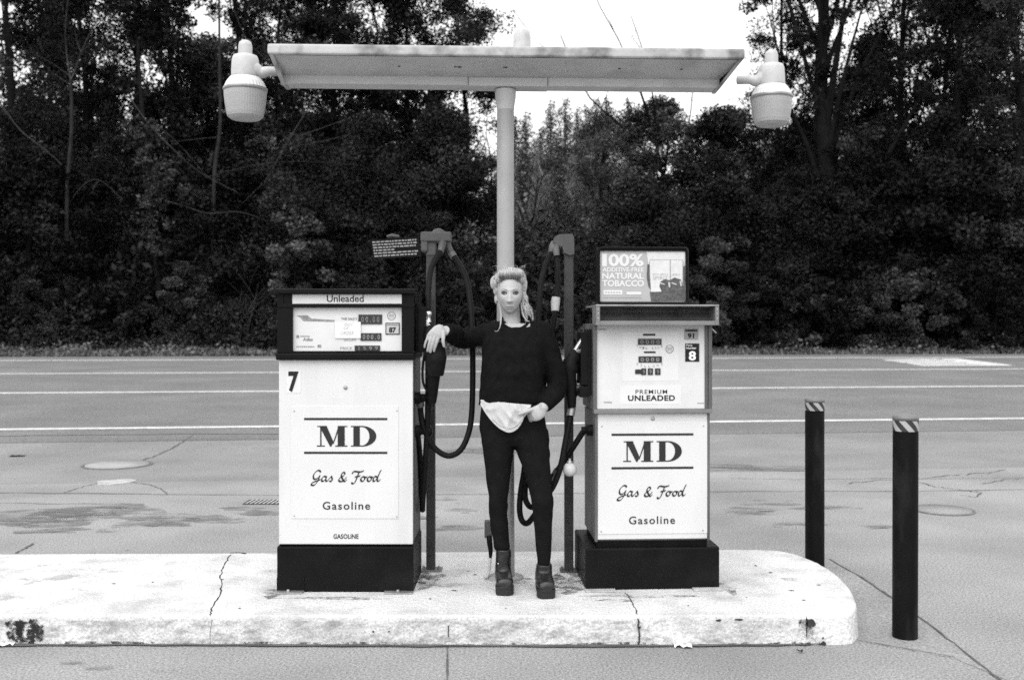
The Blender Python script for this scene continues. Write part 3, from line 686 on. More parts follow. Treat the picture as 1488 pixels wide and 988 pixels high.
# ---- left pump : Unleaded, number 7
S1 = .003697
lp = thing('fuel_pump', 'white fuel pump with black head marked Unleaded and number 7', 'fuel pump', (-.8965, 5.35, IZ), R(-.3), 'old mechanical fuel pumps on the island', world=False)
X = lambda px: (px - 501.5) * S1
Z = lambda py: (860 - py) * S1
b = MB(); b.box(X(402), X(601), 0, .45, 0, Z(794), .008); b.box(X(405), X(600), .02, .43, Z(794), Z(789), 0); b.build('base', M['black_paint'], lp)
for x0, x1 in ((400, 442), (559, 601)):
    b = MB(); b.box(X(x0), X(x1), -.045, .02, .001, .009, .002); b.lathe([(.009, .009), (.009, .016), (.006, .020), (.001, .021)], (X((x0 + x1) / 2 - 1), -.022, 0), 10)
    b.build('anchor_foot', M['steel'], lp)
    b = MB(); b.box(X(x0 + 2), X(x1), -.004, .01, .009, .078, .002); b.build('foot_bracket', M['black_paint'], lp)
b = MB(); b.box(X(405.5), X(599.5), .022, .44, Z(789.5), Z(522), .004); b.build('cabinet', M['side_metal'], lp)
door = MB().box(X(405), X(600), 0, .022, Z(790.5), Z(522.5), .005).build('front_door', M['white_paint'], lp)
b = MB(); b.lathe([(.011, 0), (.011, -.004), (.008, -.006), (.001, -.006)], (X(502), 0, Z(563)), 14, 'Y'); b.build('lock', M['steel'], door)
b = MB(); text(b, 'GASOLINE', X(484.5), X(521), Z(782.5), Z(775.5), -.0015, .022, 1.05); b.build('lettering', M['ink'], door, fix=False)
st = MB().box(X(416.5), X(437), -.0016, .004, Z(571), Z(538.5)).build('number_sticker', M['sticker_white'] if 'sticker_white' in M else M['paper'], door)
st.data.materials[0] = mat('sticker_offwhite', .62, .5, .05, 20)
b = MB(); text(b, '7', X(419), X(434), Z(569.5), Z(539.5), -.0035, .04); b.build('numeral', M['ink'], door, fix=False)
pl = MB().box(X(423), X(579), -.003, .004, Z(753), Z(589.5), .001).build('sign_plate', M['plate_paint'], lp)
md_sign(pl, X, Z, -.0046, ((442, 563, 608.5), (442, 563, 657.5)), (460.5, 505, 618.5, 648.5, 510, 547), (452, 554, 683, 699), (469, 538, 728.5, 740))
b = MB()
for px, py in ((427.5, 597), (577, 596.5), (427.5, 749), (577, 750)): b = MB(); screw(b, X(px), Z(py), -.003); b.build('screw', M['steel'], pl)
# head
b = MB(); b.box(X(403), X(602), .03, .45, Z(522), Z(421.5), .006); b.build('head_case', M['black_enamel'], lp)
b = MB()
b.box(X(402), X(604), -.045, .06, Z(427.5), Z(420), .006)
b.box(X(405), X(602), -.02, .035, Z(447), Z(441.5), .003)
b.box(X(403.5), X(425.5), -.015, .035, Z(513), Z(427), .004); b.box(X(584), X(602), -.015, .035, Z(513), Z(427), .004)
b.box(X(425), X(585), -.012, .03, Z(514), Z(510), .001); b.box(X(402), X(603), -.03, .04, Z(523), Z(513), .008)
b.box(X(404), X(413), -.02, .03, Z(443), Z(427), .002); b.box(X(591.5), X(602), -.02, .03, Z(443), Z(427), .002)
b.build('head_frame', M['black_enamel'], lp)
sg = MB().box(X(412.5), X(592), -.012, .03, Z(441.5), Z(428), .001).build('grade_sign', M['plate_paint'], lp)
b = MB(); text(b, 'Unleaded', X(475.5), X(529), Z(439), Z(429), -.0135, .012); b.build('lettering', M['script_ink'], sg, fix=False)
dp = MB().box(X(424), X(585), .010, .031, Z(511), Z(446.5)).build('display_panel', M['dial'], lp)
yd = .0085
b = MB()
for x0, x1, z0, z1 in ((520.5, 555, 457, 471), (523.5, 554, 484, 495), (515, 552, 502, 509.8)): b = MB(); b.box(X(x0), X(x1), .004, .011, Z(z1), Z(z0), .001); b.build('counter_window', M['counter'], dp)
b = MB(); text(b, '0 0 . 0 0', X(525), X(551), Z(468), Z(460), .003, 0.0); text(b, '0 0 0 . 0', X(527), X(552), Z(493), Z(486), .003, .02); text(b, '1 5 9 9', X(521), X(549), Z(508.5), Z(503.5), .003, 0)
d1 = b.build('counter_digits', M['faint_ink'], dp, fix=False)
b = MB(); text(b, 'THIS SALE $', X(495), X(518.5), Z(465.5), Z(461.5), yd, .03); text(b, 'GALLONS', X(499), X(517), Z(495.5), Z(492), yd, .0); text(b, 'PRICE', X(494), X(511), Z(508), Z(504), yd, .0)
text(b, 'Atlas', X(439.5), X(454), Z(495.5), Z(490.5), yd, .03)
fan(b, [(X(430), Z(458.5)), (X(446), Z(458)), (X(452), Z(463)), (X(486), Z(465)), (X(485), Z(467.5)), (X(440), Z(466.5)), (X(436), Z(461.5))], yd)
rect(b, X(430), X(434), Z(491), Z(487), yd)
for i in range(7): rect(b, X(436 + i * 2), X(437.3 + i * 2), Z(489.5), Z(487.7), yd)
for i in range(10): rect(b, X(430 + i * 2.7), X(432 + i * 2.7), Z(504.5), Z(502.8), yd)
rect(b, X(461), X(466), Z(505), Z(501), yd)
b.build('lettering', M['faint_ink'], dp, fix=False)
nt_ = MB().box(X(486.5), X(524), .0035, .006, Z(491.5), Z(467.5)).build('paper_note', mat('note', .66, .8, .04, 20.0), dp)
b = MB(); text(b, 'OUT', X(500), X(512), Z(473.5), Z(469.5), .0028, -.01, 1.1, .3); text(b, 'OF', X(499), X(505), Z(479), Z(475.5), .0028, -.01, 1.1, .3); text(b, 'ORDER', X(494), X(513), Z(486.5), Z(481.5), .0028, -.01, 1.1, .3); b.build('handwriting', M['grey_ink'], dp, fix=False)
oc = MB().box(X(560), X(580.5), .0055, .0105, Z(486), Z(469)).build('octane_sticker', M['ink'], dp)
b = MB(); rect(b, X(561.3), X(579.2), Z(484.7), Z(470.3), .0045); b.build('octane_face', M['sticker_grey'], dp, fix=False)
b = MB(); text(b, '87', X(565), X(575.5), Z(483.5), Z(475.5), .0036, .05); text(b, 'MINIMUM', X(562.5), X(578), Z(473.3), Z(471.3), .0036, .0); b.build('octane_number', M['ink'], dp, fix=False)
def seal(b, cx, cz, r, y):
    n = 24; vs = []
    for j in range(n):
        a = 2 * math.pi * j / n
        vs += [(cx + r * math.cos(a), y, cz + r * math.sin(a)), (cx + r * .84 * math.cos(a), y, cz + r * .84 * math.sin(a))]
    b.add(vs, [(2 * j, 2 * ((j + 1) % n), 2 * ((j + 1) % n) + 1, 2 * j + 1) for j in range(n)])
    for k in (-.35, .0, .3): rect(b, cx - r * .6, cx + r * .6, cz + r * (k - .06), cz + r * (k + .06), y)
b = MB(); seal(b, X(568.5), Z(459), 6.3 * S1, yd); b.build('inspection_seal', M['faint_ink'], dp, fix=False)
# right flank : nozzle boot, hose outlets
b = MB(); b.box(.372, .395, .06, .26, Z(512), Z(440), .006); b.box(.372, .43, .06, .075, Z(500), Z(446), .004); b.box(.372, .43, .24, .255, Z(500), Z(446), .004); b.box(.372, .44, .06, .255, Z(512), Z(500), .004)
b.build('nozzle_boot', M['black_paint'], lp)
for zz, yy in ((580, .12), (630, .16)):
    b = MB(); b.lathe([(.034, .364), (.034, .39), (.022, .395), (.022, .425), (.028, .43), (.028, .45), (.018, .455)], (0, yy, Z(zz)), 16, 'X'); b.build('hose_outlet', M['black_paint'], lp)

# ---- right pump : Premium Unleaded, number 8
S2 = .003735
RZ = R(3.0)
rp = thing('fuel_pump', 'grey and white fuel pump marked Premium Unleaded and number 8', 'fuel pump', (.7645, 5.405, IZ), RZ, 'old mechanical fuel pumps on the island', world=False)
X = lambda px: (px - 948.5) * S2
Z = lambda py: (856 - py) * S2
b = MB(); b.box(X(850), X(1047), 0, .52, 0, Z(795), .012); b.box(X(868), X(1030), .03, .47, Z(796), Z(785)); b.build('base', M['black_paint'], rp)
for x0, x1 in ((849, 893), (1006, 1050)):
    b = MB(); b.box(X(x0), X(x1), -.05, .03, .001, .008, .002); b.build('anchor_foot', M['pale_patch'], rp)
b = MB(); b.box(X(865), X(1031.5), .022, .48, Z(786), Z(599), .004); b.box(X(864), X(868), .0, .03, Z(786), Z(599), .003); b.box(X(1028.5), X(1032.5), .0, .03, Z(786), Z(599), .003); b.build('cabinet', M['side_metal'], rp)
door = MB().box(X(867.5), X(1029.5), .004, .024, Z(783), Z(600.5), .004).build('front_door', M['white_paint'], rp)
b = MB(); b.lathe([(.011, .004), (.011, 0), (.008, -.002), (.001, -.002)], (X(948.5), 0, Z(608)), 14, 'Y'); b.build('lock', M['steel'], door)
pl = MB().box(X(868.5), X(1028.5), .0005, .006, Z(775), Z(613), .001).build('sign_plate', M['plate_paint'], rp)
md_sign(pl, X, Z, -.0012, ((888, 1008, 631), (888, 1008, 679.5)), (905, 949, 640.5, 670.5, 954, 991), (896, 997.5, 704.5, 720.5), (913.5, 981, 749.5, 761))
b = MB()
for px, py in ((874, 619), (1023, 619), (873, 771), (1022, 771)): b = MB(); screw(b, X(px), Z(py), .0005); b.build('screw', M['steel'], pl)
b = MB(); b.box(X(861.5), X(1034.5), .03, .47, Z(596), Z(470), .004); b.build('head_case', M['side_metal'], rp)
for q_ in ((861, 866.5, -.012, 598), (1024.5, 1029.5, -.006, 594), (1029.6, 1035, -.012, 598)):
    b = MB(); b.box(X(q_[0]), X(q_[1]), q_[2], .04, Z(q_[3]), Z(470), .003); b.build('head_jamb', M['frame_metal'], rp)
b = MB(); b.box(X(861.5), X(1034.5), -.025, .035, Z(600), Z(594), .003); b.build('ledge', M['visor_metal'], rp)
dp = MB().box(X(866.5), X(1025), .0, .035, Z(593.5), Z(468)).build('display_panel', M['dial'], rp)
yd = -.0018
b = MB()
for x0, x1, z0, z1 in ((934, 952, 484.8, 487.6), (935.5, 952.5, 510.3, 513)): rect(b, X(x0), X(x1), Z(z1), Z(z0), yd)
text(b, 'PREMIUM', X(923), X(969.5), Z(572), Z(566), yd, .01, 1.2); text(b, 'UNLEADED', X(912), X(981), Z(582.3), Z(574), yd, .035, 1.1)
b.build('lettering', M['script_ink'], dp, fix=False)
b = MB()
for s_, py, n_ in (('THIS SALE', 504.5, 9), ('GALLONS', 530.5, 7)):
    for i, ch in enumerate(s_):
        if ch == ' ': continue
        t = i / (len(s_) - 1); xx = 925.5 + t * 36; zz = py - 1.6 + 3.2 * (abs(t - .5) * 0 + (1 - (2 * t - 1) ** 2))
        text(b, ch, X(xx - 1.3), X(xx + 1.3), Z(zz + 1.8), Z(zz - 1.8), yd, .0)
for i in range(6): rect(b, X(869 + i * 2), X(870.5 + i * 2), Z(479.3), Z(477.8), yd); rect(b, X(877 + i * 2), X(878.2 + i * 2), Z(585), Z(583), yd); rect(b, X(1014 + i * 1.6), X(1015 + i * 1.6), Z(586.5), Z(585), yd)
b.build('small_lettering', M['faint_ink'], dp, fix=False)
b = MB()
for x0, x1, z0, z1 in ((926.5, 961, 492, 501), (927.5, 961.5, 517.5, 526.5), (922.5, 931.5, 536.5, 543), (931.5, 938.5, 535, 544.5), (941, 948.5, 535, 544.5), (951.5, 959.5, 535, 544.5)): b = MB(); b.box(X(x0), X(x1), -.006, .002, Z(z1), Z(z0), .001); b.build('counter_window', M['counter'], dp)
b = MB(); text(b, '0 0 0 0', X(930), X(958), Z(499.5), Z(493.8), -.0068, .0); text(b, '0 0 0 0', X(930), X(958), Z(525.2), Z(519.2), -.0068, .04)
for xx in (935, 944.7, 955.5): text(b, '9', X(xx - 1.6), X(xx + 1.6), Z(543), Z(537), -.0068, .0)
b.build('counter_digits', M['faint_ink'], dp, fix=False)
b = MB()   # raised dial plate outlines
for x0, x1, z0, z1 in ((900, 990, 559.5, 587), (904, 986, 482, 553)):
    b.box(X(x0), X(x1), -.0008, .001, Z(z1), Z(z0))
b.build('dial_plate', mat('dial_plate', .64, .4, .04, 9.0), dp)
b = MB(); seal(b, X(973), Z(507), 6 * S2, yd - .001); b.build('inspection_seal', M['faint_ink'], dp, fix=False)
MB().box(X(994.5), X(1015), -.003, .002, Z(493.5), Z(477.5)).build('octane_sticker', M['grey_ink'], dp)
b = MB(); text(b, '91', X(999.5), X(1009), Z(491.5), Z(484), -.0042, .04); rect(b, X(996), X(1013.5), Z(481.5), Z(479), -.0042); b.build('octane_number', M['ink'], dp, fix=False)
MB().box(X(996), X(1016.5), -.0035, .002, Z(525.3), Z(499)).build('number_sticker', M['ink'], dp)
b = MB(); text(b, 'Pump', X(997.5), X(1006), Z(503.3), Z(500.3), -.0045, .02); text(b, 'Number', X(997.5), X(1012), Z(507), Z(504), -.0045, .02); text(b, '8', X(1001), X(1011.5), Z(523.5), Z(510), -.0045, .03); b.build('numeral', M['paper'], dp, fix=False)
# visor with its open lamp recess
b = MB(); b.box(X(860.5), X(1037), -.13, .30, Z(445.5), Z(443.5), .002); b.build('visor_top', M['steel'], rp)
for x0, x1 in ((861, 866.5), (1031.5, 1037)):
    b = MB(); b.box(X(x0), X(x1), -.128, .03, Z(472.5), Z(445.8), .002); b.build('visor_cheek', M['visor_metal'], rp)
    for zz in (450, 456, 463): b = MB(); b.ell((X((x0 + x1) / 2), -.129, Z(zz)), .003, .002, .003, 8, 6); b.build('rivet', M['chrome'], rp)
b = MB(); x0, x1 = X(866.6), X(1031.4)
b.rings([[(x0, -.10, Z(471)), (x0, .03, Z(471)), (x0, .03, Z(446)), (x0, .022, Z(446)), (x0, .012, Z(454)), (x0, -.04, Z(464)), (x0, -.10, Z(469))],
         [(x1, -.10, Z(471)), (x1, .03, Z(471)), (x1, .03, Z(446)), (x1, .022, Z(446)), (x1, .012, Z(454)), (x1, -.04, Z(464)), (x1, -.10, Z(469))]], True, True, False); b.build('visor_recess', M['side_metal'], rp)
b = MB(); b.box(X(866.6), X(1031.4), -.128, -.10, Z(472.5), Z(466.5), .002); b.build('visor_lip', M['visor_metal'], rp)
# left flank : nozzle boot and hose outlet
b = MB(); xs_ = X(861.5); b.box(xs_ - .02, xs_, .06, .26, Z(575), Z(478), .006); b.box(xs_ - .06, xs_ - .018, .06, .075, Z(560), Z(482), .004); b.box(xs_ - .06, xs_ - .018, .24, .255, Z(560), Z(482), .004); b.box(xs_ - .065, xs_ - .018, .06, .255, Z(578), Z(562), .004)
b.build('nozzle_boot', M['black_paint'], rp)
b = MB(); b.lathe([(.032, X(865)), (.032, X(865) - .03), (.02, X(865) - .035), (.02, X(865) - .06)], (0, .14, Z(628)), 16, 'X'); b.build('hose_outlet', M['black_paint'], rp)
b = MB(); b.tube([(X(1033), -.0, Z(476)), (X(1036), -.01, Z(479)), (X(1041), -.01, Z(484))], .0035, 6, 3); b.build('loose_wire', M['steel'], rp)

# ---- advertising sign on the right pump
mr = Matrix.Rotation(RZ, 4, 'Z')
tp = thing('advert_sign', 'framed tobacco advertising sign standing on top of the right pump', 'advert sign', Vector((.7645, 5.405, IZ + Z(443.4))) + mr @ Vector((0, .06, 0)), RZ, None, world=False)
ZT = lambda py: (443.2 - py) * S2
def rrect(x0, x1, z0, z1, r, n=6):
    p = []
    for cx, cz, a0 in ((x1 - r, z1 - r, 0), (x0 + r, z1 - r, 90), (x0 + r, z0 + r, 180), (x1 - r, z0 + r, 270)):
        for k in range(n + 1): a = R(a0 + 90 * k / n); p.append((cx + r * math.cos(a), cz + r * math.sin(a)))
    return p
b = MB(); o_ = rrect(X(869.5), X(1004.5), ZT(442.6), ZT(357), .022); i_ = rrect(X(873.2), X(1000), ZT(437.8), ZT(363.2), .008)
b.rings([[(x, .012, z) for x, z in i_], [(x, -.012, z) for x, z in i_], [(x, -.018, z) for x, z in rrect(X(871.5), X(1002.5), ZT(441), ZT(359), .018)], [(x, -.008, z) for x, z in o_], [(x, .075, z) for x, z in o_]], False, True, False)
b.build('frame', M['black_enamel'], tp)
b = MB(); fan(b, i_, -.0005); pn = b.build('poster', mat('poster_grey', .36, .5, .05, 12), tp, fix=False)
b = MB(); y_ = -.0022
text(b, '1', X(876.5), X(883.5), ZT(386), ZT(367.5), y_, .06); text(b, '00%', X(886), X(938), ZT(386), ZT(367.5), y_, .035, 1.0)
text(b, 'ADDITIVE-FREE', X(877), X(938), ZT(394), ZT(387.5), y_, .03); text(b, 'NATURAL', X(876.5), X(938), ZT(404.5), ZT(395.5), y_, .035); text(b, 'TOBACCO', X(876.5), X(938.5), ZT(415.5), ZT(406), y_, .035)
rect(b, X(878.5), X(906.5), ZT(427.3), ZT(420.7), y_); rect(b, X(912.5), X(934.5), ZT(427.3), ZT(423), y_)
b.build('headline', mat('poster_white', .60, .5, .02, 12), tp, fix=False)
b = MB()
fan(b, [(X(942), ZT(364.3)), (X(999), ZT(364.3)), (X(999), ZT(384)), (X(996), ZT(376)), (X(977), ZT(376)), (X(947), ZT(376)), (X(945), ZT(384)), (X(943.5), ZT(374))], y_)
fan(b, [(X(947), ZT(376.5)), (X(976.5), ZT(376.5)), (X(976.5), ZT(422)), (X(948.5), ZT(423.5))], y_ - .0003)
fan(b, [(X(978.3), ZT(376.5)), (X(995.5), ZT(376.5)), (X(995), ZT(415)), (X(978.3), ZT(413))], y_ - .0003)
b.build('pictured_packs', mat('poster_pale', .56, .5, .08, 30), tp, fix=False)
b = MB(); text(b, 'NATURAL AMERICAN', X(951), X(974), ZT(398.5), ZT(396.5), y_ - .0008, .02); text(b, 'SPIRIT', X(951), X(974), ZT(405.5), ZT(400), y_ - .0008, .0); text(b, 'SPIRIT', X(979.5), X(992), ZT(400), ZT(396.5), y_ - .0008, .0)
for i in range(14): rect(b, X(879 + i * 4), X(882.3 + i * 4), ZT(432), ZT(430.8), y_ - .0008)
for i in range(6): rect(b, X(881 + i * 4), X(883.5 + i * 4), ZT(425), ZT(423.2), y_ - .0008)
b.build('small_print', M['grey_ink'], tp, fix=False)
b = MB()
fan(b, [(X(943.5), ZT(383)), (X(946.5), ZT(383)), (X(946.5), ZT(398)), (X(948.5), ZT(420)), (X(945), ZT(415)), (X(942.5), ZT(402))], y_ - .0006)
fan(b, [(X(947), ZT(423)), (X(965), ZT(423.5)), (X(961), ZT(415)), (X(963), ZT(408)), (X(970), ZT(404)), (X(976), ZT(406)), (X(984), ZT(402)), (X(993), ZT(405)), (X(995), ZT(409)), (X(996), ZT(414)), (X(999), ZT(412)), (X(999.5), ZT(436.5)), (X(949), ZT(436.8))], y_ - .0006)
fan(b, [(X(996.5), ZT(385)), (X(999.5), ZT(385)), (X(999.5), ZT(412)), (X(996.5), ZT(412))], y_ - .0006)
b.build('pictured_field', mat('poster_dark', .065, .5, .5, 60), tp, fix=False)
b = MB()
for x0 in (961, 979): fan(b, [(X(x0), ZT(410.5)), (X(x0 + 1), ZT(409)), (X(x0 + 8), ZT(411.5)), (X(x0 + 7.5), ZT(413))], y_ - .0012)
fan(b, [(X(974), ZT(409)), (X(977), ZT(409)), (X(977.5), ZT(417)), (X(975), ZT(416))], y_ - .0012); fan(b, [(X(991), ZT(407)), (X(994), ZT(407)), (X(994.5), ZT(415)), (X(992), ZT(414))], y_ - .0012)
b.build('pictured_shine', M['sticker_grey'], tp, fix=False)

# ================================================================== HOSE POSTS, HOSES AND NOZZLES
def hose_post(x0, x1, py_base, py_top, label):
    d = (EYE - IZ) * F / (py_base - HY); c = PX((x0 + x1) / 2, py_base, d); hw = (x1 - x0) / 2 / F * d
    zt_ = PX(0, py_top, d).z; t = thing('hose_post', label, 'hose post', c, group='square steel hose posts beside the pumps')
    b = MB(); b.box(c.x - hw, c.x + hw, c.y - hw, c.y + hw, IZ + .008, zt_, .004); b.build('tube', M['post_dark'], t)
    b = MB(); b.box(c.x - hw * 2.0, c.x + hw * 2.6, c.y - .05, c.y + .05, IZ + .0005, IZ + .009, .002)
    for sx in (-1.6, 1.9): b.lathe([(.010, IZ + .009), (.010, IZ + .018), (.005, IZ + .03), (.001, IZ + .03)], (c.x + hw * sx, c.y - .02, 0), 8)
    b.build('base_plate', M['side_metal'], t)
    return t, d
t1, d1_ = hose_post(619.8, 632.5, 828, 362, 'square hose post beside the left pump with a boxy grey head')
t1.children[0].data.materials[0] = mat('post_worn', .16, .65, .3, 9, .15, 60, dirt=.6, dirt_col=.07, dscale=4, stretch=(1, 1, .3))
d = d1_
def pbox(b, x0, x1, y0, y1, p0, p1, bev=.004):   # pixels at depth d
    b.box((x0 - CX) / F * d, (x1 - CX) / F * d, d + y0, d + y1, EYE - (p1 - HY) / F * d, EYE - (p0 - HY) / F * d, bev)
b = MB(); pbox(b, 612, 656, -.05, .05, 338, 352, .008); pbox(b, 612.5, 622, -.045, .045, 350, 366, .006); pbox(b, 620, 634, -.03, .03, 345, 372, .006)
c = PX(637, 338.5, d); b.lathe([(.042, -.01), (.040, .004), (.028, .018), (.010, .025), (.001, .026)], c, 20)
b.build('hose_bracket', M['bracket_grey'], t1)
b = MB(); b.tube([PX(644, 350, d - .02), PX(642, 358, d - .05), PX(640, 368, d - .07)], [.026, .022, .018], 12, 3); b.tube([PX(648, 352, d), PX(652, 360, d), PX(656, 368, d)], [.024, .02, .018], 12, 3); b.build('swivel', M['side_metal'], t1)
t2, d2_ = hose_post(820, 833, 829, 360, 'square hose post beside the right pump with a curved grey head')
d = d2_
b = MB(); q = [(803, 352), (805, 346), (812, 341.5), (831, 341), (833.5, 346), (834, 370), (828, 372), (819, 368), (817, 359), (812, 358), (806, 358)]
b.prism([((a - CX) / F * d, EYE - (z - HY) / F * d) for a, z in q], d - .045, d + .045); b.build('hose_bracket', M['bracket_grey'], t2)
b = MB(); b.tube([PX(805, 354, d - .01), PX(803, 360, d - .03), PX(801, 368, d - .03)], [.022, .022, .017], 12, 3); b.tube([PX(808, 356, d - .02), PX(808, 364, d - .05), PX(809, 372, d - .06)], [.02, .02, .017], 12, 3); b.build('swivel', M['side_metal'], t2)

HR = .0165
def hose(label, pts, group='black rubber fuel hoses', rad=HR):
    P = [PX(*p) for p in pts]
    t = thing('fuel_hose', label, 'hose', P[-1], group=group)
    b = MB(); b.tube(P, rad, 12, 7); b.build('rubber_tube', M['rubber'], t); return t
h1 = hose('fuel hose hanging in a wide open loop beside the left hose post', [(655, 366, 5.84), (662, 376, 5.82), (675, 398, 5.76), (682.5, 430, 5.7), (686, 480, 5.62), (687, 540, 5.58), (685.5, 600, 5.55), (680, 632, 5.52), (668, 655, 5.5), (650, 662, 5.5), (630, 649, 5.5), (616, 622, 5.5), (611.5, 600, 5.5), (610.5, 584, 5.48), (604, 580, 5.47)])
b = MB(); b.tube([PX(656, 368, 5.838), PX(660, 374, 5.825)], .022, 10); b.tube([PX(611, 590, 5.49), PX(610.5, 583, 5.48)], .022, 10); b.build('coupling', M['side_metal'], h1)
h2 = hose('fuel hose running down the left hose post into a narrow drooping loop', [(640, 366, 5.76), (632, 378, 5.72), (625, 398, 5.69), (622, 440, 5.62), (622, 500, 5.56), (622, 580, 5.50), (620, 640, 5.50), (616, 700, 5.53), (614, 733, 5.57), (614, 740, 5.62), (613.5, 728, 5.68), (612, 690, 5.68), (609, 650, 5.6), (607, 632, 5.53)])
h3 = hose('fuel hose hanging from the right hose post behind the woman in black', [(801, 368, 5.79), (795, 380, 5.76), (787, 408, 5.70), (783, 450, 5.65), (779, 520, 5.6), (770, 600, 5.58), (762, 680, 5.58), (757, 712, 5.58), (755, 738, 5.58), (758, 755, 5.58), (766, 760, 5.56), (776, 749, 5.52), (792, 724, 5.47), (805, 704, 5.44), (815, 676, 5.44), (822, 640, 5.46), (828, 608, 5.48), (832, 590, 5.49)])
h4 = hose('fuel hose looping from the right pump side down behind the woman', [(809, 372, 5.78), (810, 390, 5.74), (810, 425, 5.72), (806, 460, 5.70), (796, 520, 5.7), (780, 620, 5.7), (766, 690, 5.68), (763, 720, 5.66), (768, 734, 5.64), (776, 736, 5.62), (786, 726, 5.6), (800, 698, 5.58), (818, 672, 5.56), (836, 645, 5.56), (847, 628, 5.57), (852, 625, 5.57)])
b = MB(); b.tube([PX(808, 432, 5.715), PX(807, 440, 5.712), PX(806.5, 452, 5.705)], [.024, .026, .022], 12); b.build('coupling', M['sticker_grey'], h4)
b = MB(); b.tube([PX(802, 697, 5.585), PX(811, 683, 5.57)], .023, 10); b.build('breakaway', M['side_metal'], h4)
b = MB(); b.tube([PX(831, 592, 5.49), PX(829, 604, 5.48)], .023, 10); b.build('coupling', M['steel'], h3)

def nozzle(label, parent, tip, bend, neck, grip, tail, lever):
    """a fuel nozzle: bright spout, rubber covered body, trigger guard"""
    t = thing('fuel_nozzle', label, 'nozzle', grip, group='fuel nozzles hung in the pump sides')
    b = MB(); b.tube([tip, bend, neck], [.0105, .0115, .0135], 12, 6); b.build('spout', M['chrome'], t)
    b = MB(); b.tube([neck, neck.lerp(grip, .35), grip, grip.lerp(tail, .6), tail], [.024, .040, .042, .032, .022], 16, 5); b.build('nozzle_body', M['nozzle_rubber'], t)
    b = MB(); b.tube([neck.lerp(grip, .4) , lever[0], lever[1], grip.lerp(tail, .9)], [.007, .007, .007, .007], 8, 6); b.build('trigger_guard', M['black_paint'], t)
    b = MB(); m_ = grip.lerp(tail, .5); b.tube([neck.lerp(grip, .7), (lever[0] * .6 + m_ * .4), (lever[1] * .5 + m_ * .5)], [.006, .006, .005], 8, 4); b.build('trigger', M['side_metal'], t)
    return t
n1 = nozzle('fuel nozzle in the left pump side under the woman\'s hand', None, PX(604, 453, 5.50), PX(613, 461, 5.46), PX(623, 475, 5.41), PX(631, 522, 5.36), PX(628, 585, 5.42), (PX(616, 520, 5.36), PX(615, 556, 5.40)))
b = MB(); q = PX(622.5, 460, 5.45); b.lathe([(.017, -.03), (.012, -.012), (.012, 0), (.018, .010), (.017, .024), (.008, .029), (.001, .029)], q, 16); b.build('swivel_knob', M['chrome'], n1)
b = MB(); b.tube([PX(632, 500, 5.375), PX(633, 520, 5.36), PX(632, 545, 5.365)], [.045, .060, .046], 16, 4); b.build('splash_guard', M['nozzle_rubber'], n1)
n2 = nozzle('fuel nozzle resting in the left side of the right pump', None, PX(854, 485, 5.56), PX(845, 495, 5.53), PX(836, 510, 5.49), PX(827, 535, 5.47), PX(831, 592, 5.48), (PX(842, 548, 5.50), PX(843, 562, 5.50)))
b = MB(); b.tube([PX(838, 512, 5.50), PX(846, 511, 5.52)], .014, 10); b.ell(PX(828, 535, 5.47), .046, .04, .05, 16, 10); b.build('splash_guard', M['nozzle_rubber'], n2)
b = MB(); b.tube([PX(836, 512, 5.47), PX(844, 510.5, 5.49)], [.012, .013], 10); b.tube([PX(833, 563, 5.47), PX(845, 562.5, 5.5)], [.008, .010], 10); b.build('hanger_pin', M['steel'], n2)

# white ball weight on the hose
q = PX(828, 682, 5.46); b = MB(); b.ell(q, .0385, .0385, .0385, 28, 18); t = b.build('ball_weight', M['ball'], loc=q); tag(t, 'pale round ball weight hung on the hose by the right post', 'ball weight')
cb_ = MB(); cb_.lathe([(.016, .030), (.016, .045), (.008, .050), (.008, .06)], q, 12); OFF[t.name] = q; cb_.build('ball_clamp', M['steel'], t)

# notice on the left hose post
d = 5.80; c0 = PX(575, 361, d)
t = thing('notice_plate', 'black notice plate with lines of white print on the left hose post', 'notice', c0, world=True)
U = (PX(607, 345, d) - PX(539, 349, d)); W = (PX(543, 377, d) - PX(539, 349, d)); O = PX(538.5, 348.5, d)
def onp(u, v, dy=0): p = O + U * u + W * v; return (p.x, p.y + dy, p.z)
b = MB(); b.rings([[onp(0, 0), onp(1.03, 0), onp(1.03, 1), onp(0, 1)], [onp(0, 0, .006), onp(1.03, 0, .006), onp(1.03, 1, .006), onp(0, 1, .006)]], True, True, False); b.build('plate', M['black_enamel'], t)
b = MB()
for r_ in range(6):
    u = .03
    while u < .94:
        l_ = random.uniform(.03, .10)
        if r_ == 3 and u > .45 : break
        b.add([onp(u, .1 + r_ * .145, -.0015), onp(min(u + l_, .97), .1 + r_ * .145, -.0015), onp(min(u + l_, .97), .175 + r_ * .145, -.0015), onp(u, .175 + r_ * .145, -.0015)], [(0, 1, 2, 3)]); u += l_ + .018
b.build('print_lines', mat('notice_print', .24, .6, .2, 40), t, fix=False)
b = MB(); b.tube([PX(562, 344, d + .01), PX(570, 342.5, d + .01), PX(580, 344, d + .01)], [.008, .012, .008], 8); b.tube([PX(600, 358, d + .012), PX(622, 356, d + .02)], .006, 8); b.build('mounting_clip', M['bracket_grey'], t)

